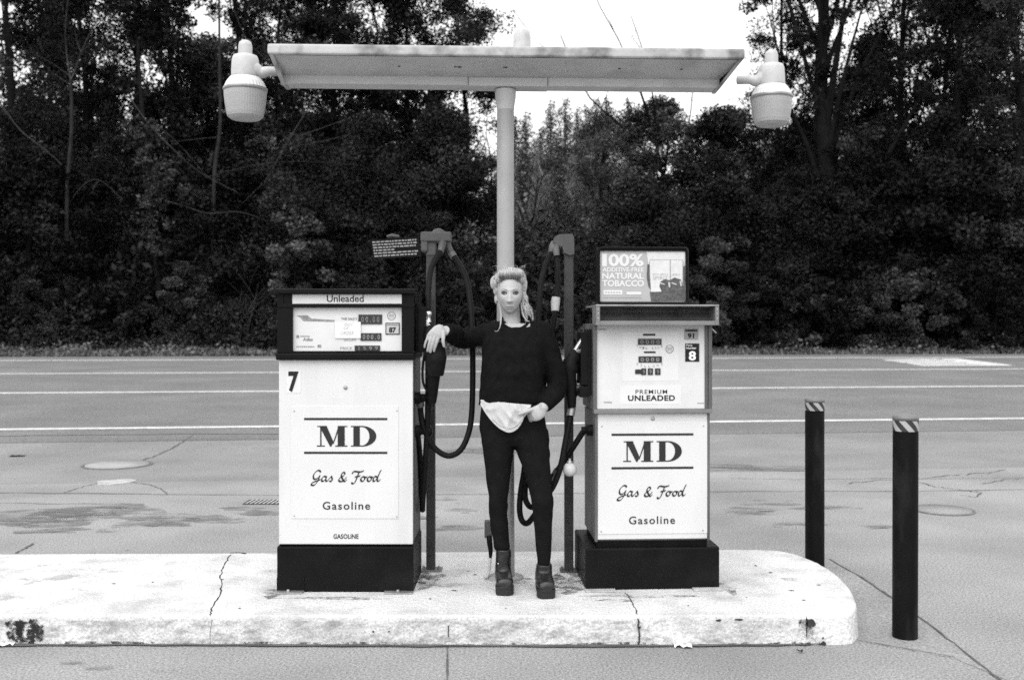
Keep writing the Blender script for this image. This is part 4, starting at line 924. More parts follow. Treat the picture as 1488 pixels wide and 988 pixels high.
# tap with a curved pale pipe behind the woman's boot
d = 5.66
t = thing('water_tap', 'small grey water tap with curved pale hose behind the woman\'s boot', 'tap', PX(711, 838, d))
b = MB(); pbox(b, 704, 715, -.01, .05, 757, 781, .004); b.tube([PX(716, 768, d + .03), PX(733, 768, d + .02)], .012, 10); b.build('tap_box', M['bracket_grey'], t)
b = MB(); b.tube([PX(711, 779, d - .005), PX(711.5, 788, d - .02), PX(713, 800, d - .02), PX(712.5, 811, d - .02)], [.016, .016, .013, .008], 12, 3); b.tube([PX(709, 786, d - .04), PX(715, 787, d - .04)], .008, 8); b.build('spigot', M['black_paint'], t)
b = MB(); b.tube([PX(712.5, 810, d - .02), PX(711.5, 820, d - .025), PX(710.5, 829, d - .03), PX(708, 837, d - .04), PX(704, 839.5, d - .05)], [.0085, .009, .009, .009, .008], 10, 4); b.build('spout_hose', M['sticker_grey'], t)

# ================================================================== THE WOMAN
BD = 5.40; K = BD / F
rnd = random.Random(3)
pr = thing('person', 'blonde woman in black sweater and trousers leaning one hand on a fuel nozzle', 'person', PX(765, 868, BD + .02))
def ring(cx, cy, cz, a, b, n=28, e=2.0, tilt=0.0):
    r = []
    for j in range(n):
        t = 2 * math.pi * j / n; c, s = math.cos(t), math.sin(t)
        x = a * math.copysign(abs(c) ** (2 / e), c); y = b * math.copysign(abs(s) ** (2 / e), s)
        r.append((cx + x, cy + y, cz + tilt * y))
    return r
def pring(x0, x1, py, b, d=BD, n=28, e=2.2, tilt=0.0):
    c = PX((x0 + x1) / 2, py, d); return ring(c.x, c.y, c.z, (x1 - x0) / 2 * d / F, b, n, e, tilt)

HC = PX(741, 427, BD - .01); HC = Vector((HC.x, HC.y, HC.z))      # head centre, level with the eyes
def head_mesh(b, n=140, m=120):
    vs = []; fs = []
    def g(v, c, s): return math.exp(-((v - c) / s) ** 2)
    for i in range(m + 1):
        a = math.pi * i / m; zu = math.cos(a); ru = math.sin(a)
        for j in range(n):
            t = 2 * math.pi * j / n; cx, cy = math.cos(t), math.sin(t)     # cy<0 is the face
            ruj = ru ** .86
            x = .0675 * ruj * cx; y = .0925 * ruj * cy; z = .1085 * zu
            if z < 0:
                q = min(1, -z / .1085)
                x *= 1 - .30 * q ** 1.5
                if y > 0: y *= 1 - .55 * q ** 1.2
                else: y = y * (1 - .02 * q) - .012 * q * ru * max(0, -cy)
            if cy < 0:
                fr = max(0, -cy) ** .6; ax = abs(x); dy = 0.0
                tz = max(0, min(1, (.012 - z) / .056))
                if -.058 < z < .02: dy += (.004 + .019 * tz ** 1.3) * g(x, 0, .0075 + .0045 * tz) * (1 if z > -.046 else max(0, 1 - (-.046 - z) / .010))
                dy += .008 * g(ax, .0125, .0055) * g(z, -.042, .006)
                dy -= .0135 * g(ax, .030, .0140) * g(z, .000, .0095)
                dy += .0050 * g(ax, .026, .022) * g(z, .017, .0065)
                dy += .0060 * g(ax, .044, .015) * g(z, -.030, .016)
                dy -= .0040 * g(ax, .040, .012) * g(z, -.062, .014)
                dy += .0060 * g(x, 0, .017) * g(z, -.0685, .0045) + .0065 * g(x, 0, .015) * g(z, -.0800, .0048)
                dy -= .0035 * g(x, 0, .020) * g(z, -.0742, .0018)
                dy -= .0030 * g(x, 0, .018) * g(z, -.0885, .004)
                dy += .0115 * g(x, 0, .017) * g(z, -.099, .011)
                y -= dy * fr
            vs.append((HC.x + x, HC.y + y, HC.z + z))
    for i in range(m):
        for j in range(n): fs.append((i * n + j, (i + 1) * n + j, (i + 1) * n + (j + 1) % n, i * n + (j + 1) % n))
    b.add(vs, fs, True)
    for s in (-1, 1):   # ears
        b.ell((HC.x + s * .0690, HC.y + .012, HC.z - .018), .009, .017, .030, 16, 12, Matrix.Rotation(s * R(18), 3, 'Z'))

def finger(b, pts, r0, r1):
    n = len(pts); b.tube(pts + [pts[-1] + (pts[-1] - pts[-2]).normalized() * r1 * .55], [r0 + (r1 - r0) * i / (n - 1) for i in range(n)] + [r1 * .55], 12, 4)

# joints
SR = PX(712, 486, BD + .01); ER = PX(672, 492, BD + .155); WR = PX(646.5, 480, 5.325)     # arm on the nozzle
SL = PX(790, 488, BD + .01); EL = PX(808.5, 560, BD + .03); WL = PX(787, 596, 5.300)      # arm to the pocket
b = MB()
head_mesh(b)
M['eyeshadow'] = mat('eyeshadow', .17, .7, .1, 40, spec=.2)  # lid makeup, darkened to paint in the shade of the eye sockets
nk = PX(744, 466, BD + .02)
b.tube([Vector((HC.x + .002, HC.y + .036, HC.z - .055)), Vector((nk.x - .002, nk.y + .020, nk.z + .02)), Vector((nk.x + .002, nk.y + .012, nk.z - .05)), Vector((nk.x + .004, nk.y + .012, nk.z - .12))], [.048, .046, .051, .075], 28, 5)
b.rings([pring(718, 778, 470, .055, BD + .025), pring(708, 790, 480, .075, BD + .02), pring(704, 790, 500, .090), pring(704, 782, 530, .10), pring(708, 776, 560, .09), pring(706, 780, 590, .085), pring(712, 782, 612, .080), pring(725, 770, 626, .060)])
b.tube([SR, SR.lerp(ER, .5), ER, ER.lerp(WR, .45), WR], [.040, .038, .034, .034, .025], 20, 5)
b.tube([SL, SL.lerp(EL, .5), EL, EL.lerp(WL, .45), WL], [.040, .038, .034, .034, .025], 20, 5)
# right hand draped over the nozzle: back of the hand to the camera, fingers hanging
hd = 5.292
def H(px, py, dd=0.0): return PX(px, py, hd + dd)
def hand_rings(b, rows, fn, nrm):
    """palm lofted from rings between its two edges, nrm = the way the back of the hand faces"""
    nrm = Vector(nrm).normalized(); rs_ = []
    for p0, p1, dd, th in rows:
        L0, L1 = fn(p0[0], p0[1], dd), fn(p1[0], p1[1], dd); c = (L0 + L1) / 2; hx = (L1 - L0) / 2
        rs_.append([c + hx * (math.copysign(abs(math.cos(t)) ** .8, math.cos(t))) + nrm * (th * math.copysign(abs(math.sin(t)) ** .8, math.sin(t))) for t in [2 * math.pi * j / 20 for j in range(20)]])
    b.rings(rs_)
hand_rings(b, [((643, 473), (652, 487), .040, .020), ((638, 471.5), (648.5, 487), .016, .0165), ((631, 474), (645, 488), .003, .0145), ((624.5, 480.5), (642, 490), -.003, .0130), ((619.8, 487), (640, 491.5), -.004, .0110), ((619.5, 490), (637.5, 494.5), .0, .0075)], H, (0, -1, .45))
for pts, r0, r1 in (
    ([H(637, 485.5, -.002), H(636, 493, -.007), H(633.6, 500.5, -.004), H(631.6, 506.5, .003), H(630.6, 510.5, .010)], .0088, .0064),
    ([H(632.3, 485, -.004), H(630.4, 494, -.010), H(627.9, 502, -.007), H(626.2, 508, .001), H(625.4, 512, .009)], .0090, .0064),
    ([H(627.5, 485, -.003), H(625.4, 493.5, -.009), H(623.2, 501, -.007), H(621.8, 507, .000), H(621.2, 510.5, .008)], .0086, .0062),
    ([H(623.3, 486, .000), H(620.9, 492, -.005), H(618.6, 497.5, -.003), H(617.4, 502, .001), H(617.0, 505, .007)], .0078, .0055),
    ([H(643.5, 482, .006), H(644.4, 489, -.003), H(643.8, 495, -.006), H(644.6, 500, -.003), H(645.4, 503.5, .002)], .0115, .0072)):
    finger(b, pts, r0, r1)
# left hand: fingers pushed into the pocket, thumb hooked outside
ld = 5.262
def G(px, py, dd=0.0): return PX(px, py, ld + dd)
hand_rings(b, [((784.5, 585.5), (794, 602), .045, .022), ((781, 588), (790.5, 606), .020, .020), ((774.5, 591), (784.5, 610.5), .008, .019), ((769.5, 595), (778, 612), .010, .018), ((766.5, 599), (772, 612), .036, .015), ((764, 603), (768, 613), .060, .012)], G, (0, -1, .1))
for k, (a, c, e_) in enumerate((((768, 600), (764, 606), (760, 613)), ((769, 604), (765, 611), (760, 619)), ((770, 607.5), (766, 615), (762, 624)), ((772, 610.5), (769, 619), (766, 627)))):
    finger(b, [G(a[0], a[1], .045), G((a[0] + c[0]) / 2, (a[1] + c[1]) / 2, .062), G(c[0], c[1], .085), G(e_[0], e_[1], .10)], .0092 - .0004 * k, .0068 - .0003 * k)
finger(b, [G(775, 594.5, .004), G(769.5, 596, -.008), G(763.5, 598.3, -.012), G(757.5, 600.5, -.010), G(753.5, 602, -.004)], .0125, .0075)
# legs and feet inside the clothes
legs = {'a': [(728, 622, .060, .02), (723, 665, .055, .01), (723.5, 720, .040, 0), (724, 745, .038, .01), (728, 785, .030, .02), (731, 815, .028, .02)],
        'b': [(765, 622, .060, .02), (776, 665, .055, -.01), (786, 715, .040, -.04), (789, 740, .038, -.044), (790, 785, .030, -.03), (790, 822, .028, -.03)]}
for L_ in legs.values(): b.tube([PX(px, py, BD + dd) for px, py, r, dd in L_], [r for px, py, r, dd in L_], 20, 4)
FT = {'a': (PX(731.5, 800, BD + .01), PX(734, 866, 5.268)), 'b': (PX(791, 815, BD - .04), PX(795, 871, 5.205))}
for anK, toe in FT.values():
    b.tube([anK, Vector((anK.x, anK.y + .015, IZ + .11)), Vector((anK.x, anK.y, IZ + .080)), Vector(((anK.x + toe.x) / 2, (anK.y + toe.y) / 2, IZ + .072)), Vector((toe.x, toe.y + .06, IZ + .066))], [.028, .028, .026, .022, .016], 16, 3)
body = b.build('body', M['skin'], pr); settle(body, .0028, 3)

# facial details (clothing and features ride on the body)
def face_y(x, z):
    """front of the face at metric offsets from the head centre"""
    best = None
    org = Vector((HC.x + x, HC.y - .3, HC.z + z)) - OFF['body']
    ok, loc, nr, i = body.ray_cast(org, Vector((0, 1, 0)))
    return (loc.y + OFF['body'].y) if ok else HC.y - .085
for s in (-1, 1):
    b = MB(); ex = s * .0305; fy = face_y(ex, 0.0)
    c = Vector((HC.x + ex, fy + .0085, HC.z - .0005)); b.ell(c, .0118, .0118, .0105, 20, 14)
    b.cur = 1; b.ell((c.x, c.y - .0085, c.z), .0066, .0040, .0064, 16, 10); b.cur = 0
    b.build('eye', [M['eye_white'], M['iris']], pr)
    b = MB()   # upper lash line, lower lash line
    for zz, amp, r_ in ((.0046, .0036, .0032), (-.0056, -.0018, .0019)):
        pts = []
        for i in range(9):
            u = -1 + i / 4; x_ = ex + u * .0145; z_ = zz + amp * (1 - u * u) - .0045 * abs(u) ** 2 * (1 if zz > 0 else -1) + s * u * .0012
            pts.append(Vector((HC.x + x_, face_y(x_, z_) - .0008, HC.z + z_)))
        b.tube(pts, [r_ * .5] + [r_] * 7 + [r_ * .5], 6, 2)
    b.build('eyelashes', M['lash'], pr)
    b = MB(); pts = []
    for i in range(9):
        u = -1 + i / 4; x_ = ex + u * .0150; z_ = .0082 + .0040 * (1 - u * u) - .0040 * u * u + s * u * .0015; pts.append(Vector((HC.x + x_, face_y(x_, z_) + .0026, HC.z + z_)))
    b.tube(pts, [.002, .0036, .0042, .0046, .0048, .0046, .0042, .0036, .002], 8, 2); b.build('eyelid', M['eyeshadow'], pr)
    b = MB(); pts = []
    for i in range(7):
        u = i / 6; x_ = s * (.0135 + .032 * u); z_ = .0175 + .006 * math.sin(u * 2.2) - .003 * u
        pts.append(Vector((HC.x + x_, face_y(x_, z_) - .0003, HC.z + z_)))
    b.tube(pts, [.0012, .0018, .0018, .0017, .0014, .0011, .0006], 6, 2); b.build('eyebrow', M['brow'], pr)
    b = MB(); x_ = s * .0068; z_ = -.0495; b.ell((HC.x + x_, face_y(x_, z_) + .0002, HC.z + z_), .0038, .0020, .0022, 10, 6); b.build('nostril', M['brow'], pr)
b = MB()
for zz, amp, r_ in ((-.0705, .0012, .0034), (-.0785, -.0012, .0038)):
    pts = []
    for i in range(9):
        u = -1 + i / 4; x_ = u * .0205; z_ = zz * (1 - abs(u) ** 2 * .0) + amp * (1 - u * u) + (-.0042 if zz > -.074 else .0042) * abs(u) ** 1.6
        pts.append(Vector((HC.x + x_, face_y(x_, z_) + .0022, HC.z + z_)))
    b.tube(pts, [.0008, r_ * .7, r_ * .95, r_, r_ * .95, r_, r_ * .95, r_ * .7, .0008], 8, 2)
b.build('lips', M['lip'], pr)
b = MB(); pts = []
for i in range(9):
    u = -1 + i / 4; x_ = u * .020; z_ = -.0744; pts.append(Vector((HC.x + x_, face_y(x_, z_) - .0003, HC.z + z_ - .001 * (1 - u * u))))
b.tube(pts, .0009, 6, 2); b.build('mouth_line', M['brow'], pr)

# ---- hair : a brushed-up roll over the forehead, a side roll, pinned curls and loose strands
hv = []; hf = []; ht = []
def strand(pts, r, tone=None, n=5, sub=4):
    m_ = MB(); k = len(pts); rad = [r * (.5 + .5 * math.sin(math.pi * min(1, (i + .6) / k))) for i in range(k)]
    m_.tube(pts, rad, n, sub); base = len(hv); t = tone if tone else rnd.uniform(.55, 1.35)
    hv.extend(m_.v); hf.extend([[i + base for i in f] for f in m_.f]); ht.extend([t] * len(m_.v))
def HP(x, y, z): return Vector((HC.x + x, HC.y + y, HC.z + z))
def scalp(th, ph, lift=0.0):      # th from the crown axis, ph round the head, 0 = face
    k = 1.0 + lift
    return HP(.0690 * k * math.sin(th) * math.sin(ph), .008 - .0920 * k * math.sin(th) * math.cos(ph), .008 + .1030 * k * math.cos(th))
# scalp cap
cap = MB(); vs = []; fs = []
NT, NP = 22, 64
for i in range(NT + 1):
    for j in range(NP):
        ph = 2 * math.pi * j / NP; fr = (1 + math.cos(ph)) / 2
        tmax = R(128) - R(66) * fr ** 1.5
        th = tmax * i / NT
        vs.append(scalp(th, ph, .035 - .03 * (i / NT) ** 6 + rnd.uniform(-.004, .004)))
for i in range(NT):
    for j in range(NP): fs.append((i * NP + j, (i + 1) * NP + j, (i + 1) * NP + (j + 1) % NP, i * NP + (j + 1) % NP))
hv.extend(vs); hf.extend([list(f) for f in fs]); ht.extend([.62] * len(vs))
# combed strands from the hairline back and up
for q in range(620):
    ph = rnd.uniform(-2.6, 2.6); fr = (1 + math.cos(ph)) / 2; tmax = R(127) - R(66) * fr ** 1.5
    t0 = tmax * rnd.uniform(.75, 1.0); pts = []
    dp = rnd.uniform(-.08, .08)
    for k in range(6):
        u = k / 5; pts.append(scalp(t0 * (1 - u) + R(8) * u, ph * (1 + u * .25) + dp * u, .045 + .05 * math.sin(math.pi * u) * rnd.uniform(.3, 1) - (.03 if k == 0 else 0)))
    strand(pts, rnd.uniform(.0008, .0015))
# soft masses of rolled hair, each wrapped in fine strands that follow the roll
def mass(c, rx, ry, rz, n_, axis, rot=0.0, tone=.95):
    rm = Matrix.Rotation(rot, 3, 'Y'); m_ = MB(); m_.ell((0, 0, 0), rx * .95, ry * .95, rz * .95, 36, 24)
    base = len(hv)
    for p_ in m_.v:
        p_ = Vector(p_); k = 1 + .025 * math.sin(p_.x * 160 + p_.z * 90) * math.sin(p_.y * 150 + p_.z * 40); hv.append(tuple(HP(*c) + rm @ (p_ * k))); ht.append(tone)
    hf.extend([[i + base for i in f] for f in m_.f])
    for q in range(n_):
        o = rnd.uniform(-.97, .97); a0 = rnd.uniform(0, 6.28); ln = rnd.uniform(1.4, 3.6); k_ = math.sqrt(1 - o * o); lift = rnd.uniform(.97, 1.07); dr = rnd.uniform(-.12, .12); pts = []
        for k in range(8):
            a = a0 + ln * k / 7; oo = max(-.99, min(.99, o + dr * k / 7)); kk = math.sqrt(1 - oo * oo)
            if axis == 'x': v_ = Vector((rx * oo, ry * kk * math.cos(a), rz * kk * math.sin(a)))
            else: v_ = Vector((rx * kk * math.cos(a), ry * oo, rz * kk * math.sin(a)))
            pts.append(HP(*c) + rm @ (v_ * lift))
        strand(pts, rnd.uniform(.0005, .0011), rnd.uniform(.75, 1.22), 4, 3)
mass((.004, -.044, .1035), .071, .041, .034, 620, 'x', R(-3), 1.0)
mass((-.052, -.016, .082), .030, .040, .034, 200, 'x', R(-35), 1.0)
mass((.056, -.016, .080), .028, .040, .034, 200, 'x', R(38), 1.0)
mass((-.081, .006, .060), .024, .036, .036, 220, 'y', 0, 1.05)
mass((-.073, .012, .022), .016, .030, .030, 120, 'y')
mass((.075, .008, .050), .017, .034, .042, 200, 'y')
mass((.072, .016, .004), .015, .030, .034, 120, 'y')
mass((-.073, .008, -.026), .011, .020, .024, 60, 'y')
mass((.002, .030, .085), .070, .070, .045, 160, 'x')
for q in range(60):      # fly-away hairs
    a = rnd.uniform(-1.3, 1.3); x0 = .078 * math.sin(a); z0 = .085 + .052 * math.cos(a); k_ = rnd.uniform(.006, .020)
    strand([HP(x0 * .9, -.02, z0 - .01), HP(x0 + k_ * .5 * math.sin(a) + rnd.uniform(-.008, .008), -.02, z0 + k_ * .7 * math.cos(a)), HP(x0 + k_ * math.sin(a) + rnd.uniform(-.018, .018), -.01, z0 + k_ * math.cos(a))], .00035, 1.1, 4, 3)
# curls dropping behind the ear to the collar on the right of the picture
for q in range(150):          # ringlets in small tufts
    tuft = q % 6; r2 = random.Random(tuft); x0 = .062 + .004 * tuft + rnd.uniform(-.004, .004); y0 = r2.uniform(-.01, .04); L_ = (.085 + .075 * r2.random()) * rnd.uniform(.8, 1.08); a0 = r2.uniform(0, 6.28) + rnd.uniform(-.5, .5); rr = .0085 * rnd.uniform(.5, 1.25); pts = []
    out_ = .018 + .022 * r2.random()
    for k in range(14):
        u = k / 13; a = a0 + u * (9 + 3 * r2.random())
        pts.append(HP(x0 + out_ * u ** .9 + rr * math.cos(a) * min(1, u * 2.5), y0 - .035 * u + rr * math.sin(a) * min(1, u * 2.5), .004 - L_ * u))
    strand(pts, rnd.uniform(.0007, .0013), None, 4, 2)
strand([HP(.060, -.02, -.045), HP(.066, -.035, -.09), HP(.076, -.05, -.125), HP(.090, -.06, -.145), HP(.105, -.065, -.150)], .0026, .8)
strand([HP(.058, -.02, -.05), HP(.062, -.03, -.09), HP(.070, -.045, -.12), HP(.084, -.058, -.140)], .0022, .6)
# loose strand falling to the collar on the left
for dx, tn in ((0, .55), (.002, .8), (-.002, .65), (.004, .5)):
    strand([HP(-.066 + dx, -.005, -.02), HP(-.058 + dx, -.02, -.06), HP(-.050 + dx, -.040, -.100), HP(-.049 + dx, -.070, -.140), HP(-.052 + dx * .3, -.090, -.175), HP(-.062, -.098, -.198), HP(-.074, -.100, -.203), HP(-.082, -.100, -.198)], .0020, tn)
for q in range(12):
    u = rnd.uniform(-.06, .07); strand([HP(u, .0, .115), HP(u * 1.15 + rnd.uniform(-.01, .01), -.01, .138 + rnd.uniform(0, .012)), HP(u * 1.3 + rnd.uniform(-.02, .02), .0, .142 + rnd.uniform(0, .014))], .0006, 1.0)
b = MB(); b.add(hv, hf, True); hair = b.build('hair', M['hair'], pr)
for i, p in enumerate(hv):      # shade under the forehead roll painted into the tone, paler above
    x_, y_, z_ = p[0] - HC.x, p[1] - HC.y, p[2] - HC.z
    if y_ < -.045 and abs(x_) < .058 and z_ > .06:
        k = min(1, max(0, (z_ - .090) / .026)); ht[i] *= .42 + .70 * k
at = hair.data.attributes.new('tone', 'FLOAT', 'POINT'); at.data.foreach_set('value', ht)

# ---- clothes
def wrinkle(amp, freq, seed):
    rs = np.random.RandomState(seed); D = rs.normal(size=(9, 3)); D /= np.linalg.norm(D, axis=1)[:, None]; Ph = rs.uniform(0, 6.28, 9); Fq = freq * rs.uniform(.5, 1.6, 9)
    def f(co):
        c = co.mean(axis=0); r = co - c; w_ = np.zeros(len(co))
        for i in range(9): w_ += np.sin((co @ D[i]) * Fq[i] + Ph[i] + 1.5 * np.sin(co[:, 2] * freq * .4 + i))
        w_ /= 3; n_ = r.copy(); n_[:, 2] *= .2; n_ /= (np.linalg.norm(n_, axis=1)[:, None] + 1e-9)
        return co + n_ * (amp * w_)[:, None]
    return f
b = MB()
b.rings([pring(695.5, 789, 588.5, .120, BD, tilt=-.10), pring(696.5, 790, 578, .128, BD), pring(698, 790, 560, .128, BD), pring(699.5, 790, 535, .125, BD), pring(700.5, 792, 508, .120, BD + .005), pring(701, 796, 494, .108, BD + .008),
         pring(704, 796, 484, .090, BD + .012), pring(711, 790, 475, .074, BD + .016), pring(721, 777, 470.5, .068, BD + .02, tilt=.34), pring(728, 769, 468.5, .062, BD + .02, tilt=.60)])
b.tube([PX(735, 480, BD + .02), SR + Vector((.02, 0, .012)), SR.lerp(ER, .5), ER, ER.lerp(WR, .5), WR.lerp(ER, .02)], [.055, .060, .056, .058, .054, .040], 22, 6)
b.tube([PX(772, 482, BD + .02), SL + Vector((-.012, 0, .012)), SL.lerp(EL, .5) + Vector((.010, 0, 0)), EL + Vector((.004, 0, 0)), EL.lerp(WL, .5) + Vector((.004, 0, -.004)), WL.lerp(EL, .14)], [.055, .064, .060, .060, .053, .038], 22, 6)
sw = b.build('sweater', M['sweater'], pr); settle(sw, .006, 5, wrinkle(.0035, 38, 5))
b = MB(); n = 40; pts = []
for j in range(n + 1):
    a = 2 * math.pi * j / n; c = PX(748.5, 469.0, BD + .012); pts.append((c.x + .0735 * math.cos(a), c.y + .068 * math.sin(a), c.z + .036 * math.sin(a) + .012 * math.cos(a) ** 2))
b.tube(pts, .0085, 10, 0, False); b.build('collar', M['sweater'], pr)

b = MB()
b.rings([pring(699, 790, 588, .098, BD, e=2.3), pring(697.5, 792, 604, .106, BD, e=2.3), pring(697, 794.5, 622, .110, BD + .004, e=2.2), pring(699, 796, 636, .104, BD + .006, e=2.2), pring(702, 797, 646, .085, BD + .01)])
def leg(rows):
    rs_ = []
    for x0, x1, py, dd, bf in rows: rs_.append(pring(x0, x1, py, (x1 - x0) / 2 * K * bf, BD + dd, 24, 2.0))
    b.rings(rs_)
leg([(698, 752, 624, .004, 1.0), (700, 748, 645, .0, 1.05), (704.5, 744, 675, -.004, 1.08), (708.5, 740, 705, -.006, 1.08), (709.5, 738, 722, -.008, 1.12), (709.5, 737.5, 735, -.004, 1.12), (711, 737, 752, .006, 1.14), (713, 739, 770, .014, 1.15), (716, 740, 785, .018, 1.1), (717, 741.5, 794, .018, 1.1), (719, 740, 798, .018, 1.0)])
leg([(742, 797, 624, .004, 1.0), (746.5, 798, 645, -.006, 1.05), (756, 799.5, 672, -.022, 1.06), (766, 801.5, 702, -.036, 1.08), (771, 804, 722, -.046, 1.12), (773.5, 804.5, 738, -.044, 1.14), (775.5, 803.5, 755, -.036, 1.16), (778, 801.5, 785, -.030, 1.15), (780, 800.5, 810, -.028, 1.1), (780.5, 800, 819, -.028, 1.08), (782, 799, 822, -.028, 1.0)])
tr = b.build('trousers', M['trousers'], pr); settle(tr, .006, 3, wrinkle(.0022, 48, 9))
# shirt tail hanging below the sweater
NU, NV = 46, 22; vs = []; fs = []
low = catmull([(699, 587), (703, 594), (708, 602), (717, 613), (727, 622), (737, 627), (744, 626.5), (751, 622.5), (757, 614.5), (760, 607), (763, 603), (769, 598)], 6); up = catmull([(698.5, 581), (720, 583), (745, 586), (772, 588)], 10)
for j in range(NV + 1):
    v = j / NV
    for i in range(NU + 1):
        u = i / NU; lo = low[int(u * (len(low) - 1))]; hi = up[int(u * (len(up) - 1))]
        px = hi[0] * (1 - v) + lo[0] * v; py = hi[1] * (1 - v) + lo[1] * v
        e = (px - 745) / 50.0; dpt = .112 * math.sqrt(max(0.02, 1 - e * e * .93)) + .010
        fold = .011 * (1 - abs(math.sin(u * 9 + v * 3.2 - .6))) ** 2 * min(1, v * 3) + .009 * (1 - abs(math.sin(u * 14 - v * 5 + .8))) ** 2 * (u > .35) * min(1, v * 2) + .0015 * math.sin(u * 31 - v * 9) * v + .010 * math.sin(math.pi * v) * math.exp(-((u - .55) / .35) ** 2) + (.014 * v ** 6)
        vs.append(tuple(PX(px, py, BD - dpt - fold)))
for j in range(NV):
    for i in range(NU): fs.append((j * (NU + 1) + i, j * (NU + 1) + i + 1, (j + 1) * (NU + 1) + i + 1, (j + 1) * (NU + 1) + i))
b = MB(); b.add(vs, fs, True); sh = b.build('shirt', M['shirt'], pr, fix=False)
md = sh.modifiers.new('s', 'SOLIDIFY'); md.thickness = .004; md.offset = 0
b = MB(); # rolled hem of the shirt
hp = [vs[NV * (NU + 1) + i] for i in range(NU + 1)]; b.tube(hp[::3] + [hp[-1]], .0045, 8, 3)
hp2 = [(p[0] * 1.0, p[1] - .004, p[2] + .022 * math.sin(math.pi * i / NU)) for i, p in enumerate(hp)]; b.tube(hp2[12:40:3], .0030, 8, 3); b.build('shirt_hem', M['shirt'], sh)
# boots with thick soles
def boot(ank, toe, top_py, x0, x1, dx):
    heel = Vector((ank.x - dx, ank.y + .075, IZ)); tf = Vector((toe.x, toe.y, IZ)); ax = (tf - heel); L_ = ax.length; ax.normalize(); sd_ = Vector((ax.y, -ax.x, 0))
    b = MB(); rs_ = []
    tz = PX(0, top_py, ank.y).z
    for k, (z, a, c) in enumerate(((tz, .041, .046), (tz - .03, .042, .048), (IZ + .15, .043, .052), (IZ + .115, .044, .058), (IZ + .08, .046, .066), (IZ + .05, .045, .066))):
        rs_.append(ring(ank.x - dx * .3 * k / 5, ank.y + .004 * k, z, a, c, 24, 2.1))
    b.rings(rs_)
    rs_ = []
    for s, wd, h, zb in ((.02, .030, .10, .045), (.10, .040, .105, .042), (.25, .043, .105, .040), (.42, .043, .088, .040), (.58, .045, .066, .040), (.74, .047, .056, .040), (.86, .046, .055, .040), (.95, .038, .046, .040), (.985, .024, .030, .040)):
        c = heel + ax * (L_ * s); r_ = []
        for j in range(24):
            t = 2 * math.pi * j / 24; xx = wd * math.copysign(abs(math.cos(t)) ** .8, math.cos(t)); zz = h / 2 * (1 + math.copysign(abs(math.sin(t)) ** .8, math.sin(t)))
            r_.append(tuple(c + sd_ * xx + Vector((0, 0, zb + zz))))
        rs_.append(r_)
    b.rings(rs_); o = b.build('boot', M['leather'], pr); settle(o, .0045, 4, wrinkle(.0014, 70, 11))
    b = MB(); pl_ = []
    prof = [(0, .018), (.02, .030), (.10, .038), (.25, .039), (.42, .040), (.58, .045), (.74, .049), (.86, .0475), (.94, .041), (.98, .030), (1.0, .012)]
    for s, wd in prof: c = heel + ax * (L_ * s) + sd_ * wd; pl_.append((c.x, c.y))
    for s, wd in prof[::-1]: c = heel + ax * (L_ * s) - sd_ * wd; pl_.append((c.x, c.y))
    cx = sum(p[0] for p in pl_) / len(pl_); cy = sum(p[1] for p in pl_) / len(pl_)
    sc_ = lambda k, z: [(cx + (x - cx) * k, cy + (y - cy) * k, z) for x, y in pl_]
    b.rings([sc_(.97, IZ + .001), sc_(1.0, IZ + .006), sc_(1.0, IZ + .034), sc_(1.02, IZ + .036), sc_(1.02, IZ + .044), sc_(.97, IZ + .048)], True, True, False); b.build('sole', M['sole'], o)
    b = MB(); p = Vector((ank.x - .028, ank.y - .048, IZ + .150)); b.ell(p, .004, .003, .004, 8, 6); b.build('buckle_stud', M['chrome'], o) if dx < .004 else None
boot(FT['a'][0], FT['a'][1], 797, 721, 741, .002)
boot(FT['b'][0], FT['b'][1], 819, 780, 800, .010)

# ================================================================== VEGETATION
RS = np.random.RandomState(21)
def leaf_object(name, c, size, tone, mt, parent=None, up=0.35, long=0.5, axis=None, off=None):
    """many single leaves (diamond faces) in one mesh"""
    n = len(c); c = np.asarray(c, float); size = np.asarray(size, float)
    nrm = RS.normal(size=(n, 3)); nrm[:, 2] = np.abs(nrm[:, 2]) + up; nrm /= np.linalg.norm(nrm, axis=1)[:, None]
    u = RS.normal(size=(n, 3)) if axis is None else axis + RS.normal(size=(n, 3)) * .35
    u -= nrm * (u * nrm).sum(1)[:, None]; u /= (np.linalg.norm(u, axis=1)[:, None] + 1e-9); v = np.cross(nrm, u)
    s = size[:, None]; lg = long if np.isscalar(long) else np.asarray(long)[:, None]
    if off is None: off = Vector((0, 0, 0))
    vv = np.empty((n, 4, 3)); vv[:, 0] = c + u * s; vv[:, 1] = c + v * s * lg; vv[:, 2] = c - u * s; vv[:, 3] = c - v * s * lg
    vv -= np.array(off)
    me = bpy.data.meshes.new(name); me.vertices.add(n * 4); me.vertices.foreach_set('co', vv.ravel())
    me.loops.add(n * 4); me.loops.foreach_set('vertex_index', np.arange(n * 4)); me.polygons.add(n); me.polygons.foreach_set('loop_start', np.arange(0, n * 4, 4))
    me.update(calc_edges=True)
    at = me.attributes.new('tone', 'FLOAT', 'POINT'); at.data.foreach_set('value', np.repeat(np.asarray(tone, float), 4))
    me.materials.append(mt); o = bpy.data.objects.new(name, me); COL.objects.link(o)
    if parent: o.parent = parent
    return o

